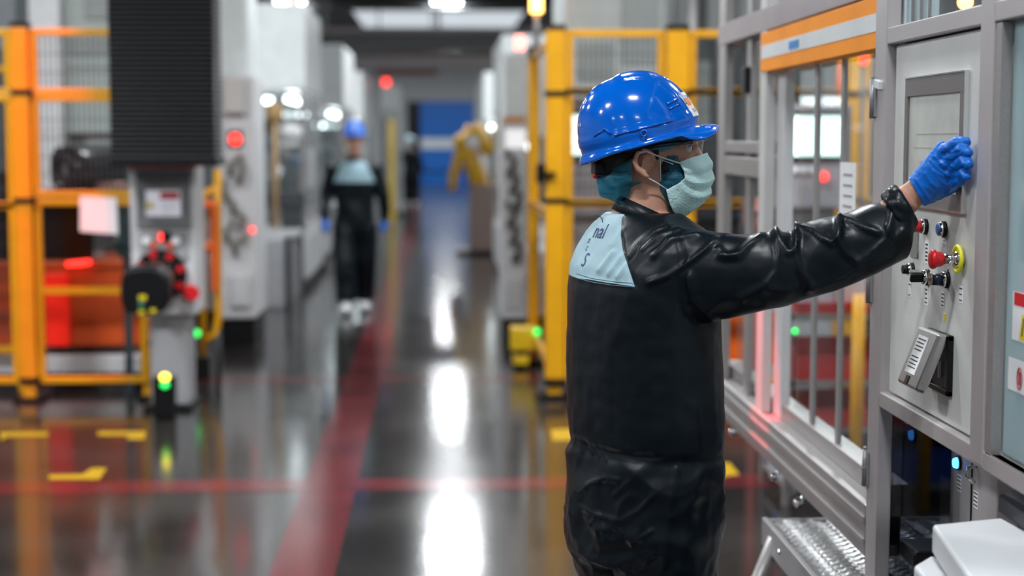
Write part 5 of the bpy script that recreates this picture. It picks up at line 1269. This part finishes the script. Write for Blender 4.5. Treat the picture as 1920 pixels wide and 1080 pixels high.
mb = MB(); lefthand(mb, 1.05); mesh_obj('glove', remesh(mb.bm, 'glove', .003, 2), GLV, ps)

# ---- helmet
TL = math.radians(14.5); fwd = V((math.cos(TL), 0, math.sin(TL))); hup = V((-math.sin(TL), 0, math.cos(TL))); hs = V((0, -1, 0))
HC = (P_(1087, 292) + P_(1313, 233)) / 2
def HP(x, y, z): return HC + fwd * x + hs * y + hup * z
def dome_pt(th, ph, k=1.0):
    a, b, h = .131 * k, .112 * k, .146 * k
    cx_, sx_ = math.cos(th), math.sin(th); c_, s_ = max(0, math.cos(ph)) ** .80, math.sin(ph) ** .96
    x, y, z = a * cx_ * c_, b * sx_ * c_, h * s_
    x -= .010 * s_
    rd = 0
    ay = abs(y)
    hw_ = .057 + .008 * max(0, x) / .13
    if ay < hw_:                                                # raised centre rib
        e = min(1, (hw_ - ay) / .004) ; rd = .0056 * e * max(0, min(1, (x + .03) / .02))
        if ph < .12: rd *= ph / .12
    # rain gutter above the rim
    if .10 < ph < .22: rd += .0018
    n_ = V((x / a ** 2, y / b ** 2, z / h ** 2)).normalized()
    return x + n_.x * rd, y + n_.y * rd, z + n_.z * rd
mb = MB(); NT, NPH = 144, 46; bmv = mb.bm
rows_ = []
for j in range(NPH):
    ph = PI / 2 * (j / NPH) ; rows_.append([bmv.verts.new(HP(*dome_pt(2 * PI * i / NT, ph))) for i in range(NT)])
tp = bmv.verts.new(HP(*dome_pt(0, PI / 2 - .001)))
def brim(th):
    c = math.cos(th); fr = max(0, (c - .45) / .55); bk = max(0, (-c - .55) / .45)
    return .0075 + .037 * (fr * fr * (3 - 2 * fr)) ** .8 + .004 * bk, -.008 - .004 * fr - .010 * bk - .017 * max(0, 1 - ((c - .76) / .22) ** 2)
b1, b2, b3, b4 = [], [], [], []
for i in range(NT):
    th = 2 * PI * i / NT; x, y, z = dome_pt(th, 0); n_ = V((math.cos(th) / .131, math.sin(th) / .112, 0)).normalized(); w_, dz_ = brim(th)
    b1.append(bmv.verts.new(HP(x + n_.x * w_ * .6, y + n_.y * w_ * .6, dz_ * .5 + .002)))
    b2.append(bmv.verts.new(HP(x + n_.x * w_, y + n_.y * w_, dz_)))
    b3.append(bmv.verts.new(HP(x + n_.x * (w_ - .001), y + n_.y * (w_ - .001), dz_ - .0035)))
    b4.append(bmv.verts.new(HP(x - n_.x * .003, y - n_.y * .003, -.007)))
inn_ = []
for j in (0, 10, 20, 30, 38):
    inn_.append([bmv.verts.new(HP(*[q * .965 for q in dome_pt(2 * PI * i / NT, PI / 2 * j / NPH)])) for i in range(NT)])
seq = inn_[::-1] + [b4, b3, b2, b1] + rows_
for A, B in zip(seq, seq[1:]):
    for i in range(NT):
        f = bmv.faces.new((A[i], A[(i + 1) % NT], B[(i + 1) % NT], B[i])); f.smooth = True
for i in range(NT):
    f = bmv.faces.new((rows_[-1][i], rows_[-1][(i + 1) % NT], tp)); f.smooth = True
f = bmv.faces.new(inn_[-1])
hel = mb.build('hard_hat', HAT, ps)
# slots, edge rib and ear-muff lug on the near side
for s in (1, -1):
    def dp(th, ph, off=0):
        x, y, z = dome_pt(th * s, ph); return HP(x * (1 + off), y * (1 + off), z)
    MB().tube([dp(.68, .46, .012), dp(1.0, .42, .012)], .0032, 8).tube([dp(.68, .37, .012), dp(1.0, .34, .012)], .0022, 8).build('accessory_slot', HAT, ps)
    MB().tube([dp(2.45, .22, .012), dp(2.2, .30, .012), dp(2.1, .20, .012)], .0026, 8).build('accessory_slot', HAT, ps)
    MB().tube([dp(2.05, .17, .014), dp(1.7, .17, .016), dp(1.35, .17, .016), dp(1.05, .17, .014)], .0026, 8).build('gutter_rib', HAT, ps)
    q = o_(1207, 250, -s * .117)
    MB().tube([q + V((.0065 * math.cos(t), 0, .0065 * math.sin(t))) for t in [2 * PI * i / 16 for i in range(16)]], .0022, 6, closed=True).build('side_lug', HAT, ps)
# front sticker and rear lettering on the hat
def dome_patch(y0, y1, ph0, ph1, nm, m, off=.0012, n=8, front=1):
    mb = MB(); g = []
    for j in range(n + 1):
        ph = ph0 + (ph1 - ph0) * j / n; r_ = []
        for i in range(n + 1):
            yy = y0 + (y1 - y0) * i / n; c_ = math.cos(ph) ** .8; th = math.asin(max(-1, min(1, yy / (.112 * c_))))
            if front < 0: th = PI - th
            x, y, z = dome_pt(th, ph); d_ = V((x, y, z)).normalized(); r_.append(mb.bm.verts.new(HP(x + d_.x * off, y + d_.y * off, z + d_.z * off)))
        g.append(r_)
    for j in range(n):
        for i in range(n): mb.bm.faces.new((g[j][i], g[j][i + 1], g[j + 1][i + 1], g[j + 1][i])).smooth = True
    return mb.build(nm, m, ps)
dome_patch(.004, .059, .13, .33, 'hat_sticker', PAP, .0012); dome_patch(.004, .059, .34, .50, 'hat_sticker', mat('blue white sticker', (.35, .50, .72), .5), .0012)
dome_patch(.034, .054, .30, .42, 'sticker_emblem', mat('orange emblem', (.85, .22, .02), .4), .0019); dome_patch(.024, .048, .19, .24, 'sticker_print', mat('grey sticker print', (.35, .35, .35), .6), .0019)
dome_patch(.020, .050, .46, .52, 'sticker_print', PAP, .0019); dome_patch(.010, .028, .42, .45, 'sticker_print', LOGO, .0019)
for y0_, y1_, p0_, p1_ in ((.016, .022, .80, .88), (.026, .030, .80, .87), (.018, .023, .42, .47), (.028, .032, .42, .47), (.010, .014, .60, .63), (.030, .034, .98, 1.03), (.022, .025, 1.02, 1.06)):
    dome_patch(y0_, y1_, p0_, p1_, 'rear_print', PAP, .0010, 3, -1)
# suspension band and ratchet
mb = MB(); g = []
for i in range(49):
    th = math.radians(95 + 170 * i / 48); x, y = .112 * math.cos(th) - .004, .094 * math.sin(th); bk = max(0, -math.cos(th)) ** .6
    g.append([mb.bm.verts.new(HP(x * k_, y * k_, z)) for k_, z in ((1, .03), (1, -.012 - .038 * bk), (.96, -.012 - .038 * bk), (.96, .03))])
for A, B in zip(g, g[1:]):
    for j in range(4): mb.bm.faces.new((A[j], A[(j + 1) % 4], B[(j + 1) % 4], B[j])).smooth = True
mb.build('suspension_band', BLK, ps)
q = o_(1122, 322); MB().ball(q, (.012, .03, .017), n=14).box(q.x - .012, q.x + .03, q.y - .05, q.y + .05, q.z - .008, q.z + .024, .006).build('ratchet_knob', BLK, ps)
MB().ball(q + V((-.009, -.02, -.008)), (.006, .008, .007), n=10).build('ratchet_tab', RED, ps)
mb = MB(); mb.ball(HC + hup * .02, (.112, .092, .06), R=Matrix.Rotation(-TL, 3, 'Y'), n=20); mb.build('hat_lining', BLK, ps)

# ---- bouffant cap and beard net
mb = MB(); mb.ball(o_(1204, 268), (.110, .084, .100), n=28); mb.ball(o_(1158, 338), (.044, .058, .046), n=18); mb.ball(o_(1180, 320), (.045, .07, .05), n=18); mb.ball(o_(1140, 350), (.022, .04, .024), n=14)
me = remesh(mb.bm, 'bouffant_cap', .004, 4)
displace(me, lambda c, n: .0045 * (1 - 2 * abs(noise.noise(V((c.x * 14, c.y * 20, c.z * 34))))) * (1 if c.z < 1.68 else .3))
bm = bmesh.new(); bm.from_mesh(me); kill = []
for v in bm.verts:
    u_, v_ = px(v.co)
    ln = 291 + (u_ - 1232) * (264 - 291) / (1300 - 1232)
    if (u_ > 1232 and v_ > ln) or (1186 < u_ <= 1236 and v_ > 284 and v_ < 340) or (u_ > 1216 and v_ > 330) or v_ < 200: kill.append(v)
bmesh.ops.delete(bm, geom=kill, context='VERTS'); bm.to_mesh(me); bm.free(); mesh_obj('bouffant_cap', me, NET, ps)
mb = MB(); mb.ball(o_(1256, 342), (.056, .062, .058), n=22); mb.ball(o_(1284, 370), (.026, .034, .028), n=16); mb.ball(o_(1256, 300), (.05, .066, .034), n=16); mb.ball(o_(1262, 380), (.03, .04, .028), n=14)
me = remesh(mb.bm, 'beard_net', .004, 4); displace(me, lambda c, n: .0022 * (1 - 2 * abs(noise.noise(V((c.x * 30, c.y * 20, c.z * 16))))))
bm = bmesh.new(); bm.from_mesh(me); kill = []
for v in bm.verts:
    u_, v_ = px(v.co)
    if v_ < 290 or u_ < 1232 or (u_ > 1275 and v_ < 300): kill.append(v)
bmesh.ops.delete(bm, geom=kill, context='VERTS'); bm.to_mesh(me); bm.free(); mesh_obj('beard_net', me, net_mat('beard net', (.30, .55, .68), (.03, .22, .34), .34), ps)

# ---- mask
def bez(pts, t):
    n = len(pts) - 1; x = t * n; i = min(int(x), n - 1); f_ = x - i
    g = lambda k: np.array(pts[max(0, min(n, k))], float)
    a, b, c, d = g(i - 1), g(i), g(i + 1), g(i + 2)
    return .5 * ((2 * b) + (c - a) * f_ + (2 * a - 5 * b + 4 * c - d) * f_ ** 2 + (3 * b - a - 3 * c + d) * f_ ** 3)
EDGE = [(1273, 304), (1281, 320), (1283, 334), (1268, 346), (1249, 356)]
MIDL = [(1296, 296), (1310, 320), (1308, 350), (1296, 376), (1268, 402)]
FRNT = [(1326, 286), (1337, 312), (1337, 346), (1326, 374), (1296, 398)]
mb = MB(); g = []; nt_, ns_ = 60, 28
for j in range(nt_ + 1):
    t_ = j / nt_; row = []
    e_, m_, f_ = bez(EDGE, t_), bez(MIDL, t_), bez(FRNT, t_)
    for i in range(2 * ns_ + 1):
        s_ = i / ns_; sd_ = -1 if s_ <= 1 else 1; k_ = s_ if s_ <= 1 else 2 - s_
        p = (1 - k_) ** 2 * e_ + 2 * k_ * (1 - k_) * (2 * m_ - .5 * (e_ + f_)) + k_ ** 2 * f_
        y = sd_ * .064 * math.cos(k_ * PI / 2) ** .9
        q = o_(p[0], p[1], y)
        pl = abs(((t_ * 4.2 + .25 * k_) % 1) - .5) * 2; amp = .0075 * math.sin(min(1, t_ * 1.1) * PI) * (.35 + .65 * math.sin(k_ * PI * .5))
        n_ = V((.5 + .5 * k_, sd_ * (1 - k_), 0)).normalized()
        row.append(mb.bm.verts.new(q + n_ * (amp * (pl - .5) + .0012 * noise.noise(q * 45))))
    g.append(row)
for j in range(nt_):
    for i in range(2 * ns_): mb.bm.faces.new((g[j][i], g[j][i + 1], g[j + 1][i + 1], g[j + 1][i])).smooth = True
mo_ = mb.build('face_mask', MSK, ps); so = mo_.modifiers.new('s', 'SOLIDIFY'); so.thickness = .0016
for s in (-1, 1):
    MB().tube([o_(1274, 306, s * .066), o_(1240, 295, s * .080), o_(1212, 284, s * .09), o_(1196, 288, s * .095)], .0016, 6).tube([o_(1252, 356, s * .062), o_(1230, 342, s * .075), o_(1208, 330, s * .085), o_(1192, 312, s * .092)], .0016, 6).tube([o_(1262, 308, s * .070), o_(1238, 299, s * .082), o_(1239, 340, s * .074)], .0011, 6).build('ear_loop', STRAP, ps)
# ---- glasses
for s in (-1, 1):
    mb = MB(); g = []
    for j in range(9):
        r_ = []
        for i in range(15):
            a_ = i / 14; th = math.radians(8 + 72 * a_); x = 1318 - 26 * (1 - math.cos(th)); y = s * .066 * math.sin(th); v_ = 264 + 32 * j / 8 * (1 - .35 * a_)
            r_.append(mb.bm.verts.new(o_(x + 2 - j * .5, v_, y)))
        g.append(r_)
    for j in range(8):
        for i in range(14): mb.bm.faces.new((g[j][i], g[j][i + 1], g[j + 1][i + 1], g[j + 1][i])).smooth = True
    mb.build('glasses_lens', GLS, ps)
    MB().tube([o_(1298, 266, s * .066), o_(1270, 268, s * .076), o_(1235, 272, s * .084), o_(1205, 280, s * .086)], [.0045, .0050, .0050, .004], 8).build('glasses_temple', mat('dark clear plastic', (.015, .02, .03), .15), ps)
MB().tube([o_(1298, 265, -.064), o_(1314, 263, -.034), o_(1320, 264, 0), o_(1314, 263, .034), o_(1298, 265, .064)], .0018, 8).build('glasses_bridge', mat('clear plastic edge', (.35, .3, .35), .1), ps)

# ---- workers further down the aisle
def worker(X, Y, scale, label, hat, yaw=0, step=.16, chest=True, shift=0):
    base = V((X, Y, 0)); t = empty('person', base, label, 'person')
    Rz = Matrix.Rotation(yaw, 3, 'Z')
    def q(x, y, z): return base + Rz @ V((x * scale, y * scale, z * scale))     # y<0 is forward
    k = scale
    def core(mb, e):
        mb.loft([ring(q(0, 0, z), Rz @ V((a * k * e, 0, 0)), Rz @ V((0, b * k * e, 0)), 28, .9) for z, a, b in
                 [(1.50, .075, .07), (1.47, .13, .09), (1.43, .19, .11), (1.36, .215, .125), (1.25, .20, .13), (1.1, .185, .125), (1.0, .185, .13), (.9, .195, .135), (.80, .19, .13)]])
    L = [(-1, .02 - step, .0), (1, .02 + step * .7, .05)]
    def leg(mb, e, s, dy, lift):
        mb.tube([q(s * .09, 0, .86), q(s * .10, dy * .25, .68), q(s * .095, dy * .5 - .03, .50), q(s * .085, dy * .8, .28), q(s * .08, dy, .12)], [.125 * k * e, .122 * k * e, .112 * k * e, .105 * k * e, .095 * k * e], 18)
    def arm(mb, e, s, dy):
        mb.tube([q(s * .19, 0, 1.42), q(s * .235, .02, 1.28), q(s * .275, .02, 1.13), q(s * .285, dy * .6, 1.0), q(s * .28, dy, .90)], [.075 * k * e, .072 * k * e, .064 * k * e, .056 * k * e, .045 * k * e], 16)
    def hnd(mb, e, s, dy):
        c = q(s * .28, dy - .01, .85); mb.tube([q(s * .28, dy, .92), q(s * .28, dy - .005, .88), c, q(s * .275, dy - .015, .815)], [.028 * k * e, .032 * k * e, .042 * k * e, .038 * k * e], 12)
        for i in range(4):
            y = dy - .045 + .024 * i; mb.tube([q(s * .275, y, .82), q(s * .27, y - .005, .785), q(s * .255, y - .01, .76 + .006 * abs(i - 1.5))], [.0115 * k * e, .0115 * k * e, .0095 * k * e], 8)
        mb.tube([q(s * .27, dy - .045, .87), q(s * .26, dy - .07, .84), q(s * .25, dy - .072, .81)], [.015 * k * e, .013 * k * e, .011 * k * e], 8)
    mb = MB(); core(mb, .85)
    for (s, dy, lf) in L: leg(mb, .7, s, dy, lf); mb.ball(q(s * .08, dy - .05, .06), (.045 * k, .11 * k, .045 * k), n=12)
    for s, dy in ((-1, -.10), (1, .06)): arm(mb, .7, s, dy); hnd(mb, .9, s, dy)
    mb.tube([q(0, .01, 1.45), q(0, 0, 1.55), q(0, -.01, 1.62)], [.065 * k, .058 * k, .058 * k], 16)
    mb.ball(q(0, 0, 1.70), (.077 * k, .095 * k, .10 * k), n=20); mb.ball(q(0, -.045, 1.64), (.058 * k, .052 * k, .075 * k), n=16); mb.ball(q(0, -.085, 1.585), (.024 * k, .02 * k, .02 * k), n=10)
    mb.tube([q(0, -.094, 1.70), q(0, -.112, 1.665)], [.009 * k, .015 * k], 8); mb.ball(q(0, -.092, 1.625), (.026 * k, .01 * k, .009 * k), n=8)
    for s in (-1, 1): mb.ball(q(s * .08, .005, 1.67), (.01 * k, .02 * k, .032 * k), n=8)
    mesh_obj('body', remesh(mb.bm, 'body', .009 * k, 1), SKIN, t)
    for s in (-1, 1): MB().ball(q(s * .032, -.088, 1.69), (.012 * k, .008 * k, .007 * k), n=8).build('eye', INK, t)
    mb = MB(); core(mb, 1.0)
    for (s, dy, lf) in L: leg(mb, 1, s, dy, lf)
    for s, dy in ((-1, -.10), (1, .06)): arm(mb, 1, s, dy)
    me = remesh(mb.bm, 'coverall', .012 * k, 3)
    displace(me, lambda c, n: .008 * (1 - 2 * abs(noise.noise(V((c.x * 6, c.y * 6, c.z * 4))))) - .004)
    C = co_arr(me); Q = (C - np.array(base)) @ np.array(Rz) / k
    hw = .155 - .0 * Q[:, 2]; va = np.minimum(np.minimum(Q[:, 2] - 1.27, 1.465 - Q[:, 2]), .20 - .45 * np.maximum(0, Q[:, 2] - 1.27) - np.abs(Q[:, 0])); va = np.where(Q[:, 1] < 0, va, va if not chest else -.05)
    a_ = me.attributes.new('yoke', 'FLOAT', 'POINT'); a_.data.foreach_set('value', va.astype(np.float32)); mesh_obj('coverall', me, COV, t)
    MB().loft([ring(q(0, 0, 1.47), Rz @ V((.10 * k, 0, 0)), Rz @ V((0, .085 * k, 0)), 20), ring(q(0, 0, 1.52), Rz @ V((.075 * k, 0, 0)), Rz @ V((0, .07 * k, 0)), 20), ring(q(0, 0, 1.52), Rz @ V((.066 * k, 0, 0)), Rz @ V((0, .06 * k, 0)), 20)], cap=False).build('collar', MATS['collar cloth'], t)
    for s, dy in ((-1, -.10), (1, .06)):
        mb = MB(); hnd(mb, 1.12, s, dy); mesh_obj('glove', remesh(mb.bm, 'glove', .005 * k, 1), GLV, t)
    for (s, dy, lf) in L:
        mb = MB(); mb.ball(q(s * .08, dy - .06, .055), (.062 * k, .15 * k, .055 * k), R=Rz, n=16); mb.ball(q(s * .08, dy, .11), (.06 * k, .065 * k, .07 * k), n=14)
        mesh_obj('shoe_cover', remesh(mb.bm, 'shoe_cover', .008 * k, 1), PAP, t)
    if hat:
        mb = MB(); rows2 = []
        for j in range(11):
            ph = PI / 2 * j / 11; rows2.append([q(.112 * math.cos(a) * math.cos(ph) ** .8, -.01 + .13 * math.sin(a) * math.cos(ph) ** .8, 1.725 + .135 * math.sin(ph)) for a in [2 * PI * i / 32 for i in range(32)]])
        out_ = []
        for i in range(32):
            a = 2 * PI * i / 32; fr = max(0, (-math.sin(a) - .4) / .6); w2 = .012 + .035 * fr; out_.append(q((.112 + w2) * math.cos(a), -.01 + (.13 + w2) * math.sin(a), 1.715 - .006 * fr))
        mb.loft([out_] + rows2); mb.build('hard_hat', HAT, t)
        MB().ball(q(.02, -.145, 1.77), (.02 * k, .006 * k, .016 * k), n=8).build('hat_sticker', PAP, t)
    else:
        mb = MB(); mb.ball(q(0, .01, 1.72), (.11 * k, .12 * k, .10 * k), n=20); mb.ball(q(0, .05, 1.64), (.085 * k, .075 * k, .06 * k), n=14); me = remesh(mb.bm, 'bouffant_cap', .01 * k, 2); mesh_obj('bouffant_cap', me, mat('pale blue cap', (.45, .60, .66), .7), t)
    return t
w2 = onz(674, 572); worker(w2.x, 15.75, 1.015, 'person in black coverall and blue hard hat walking up the aisle towards the camera', True, .0)
w3 = onz(770, 385); worker(at(770, 385, 41).x, 41, .98, 'person in dark coverall with pale blue shoulders far down the aisle by the blue door', False, math.radians(160), .08)
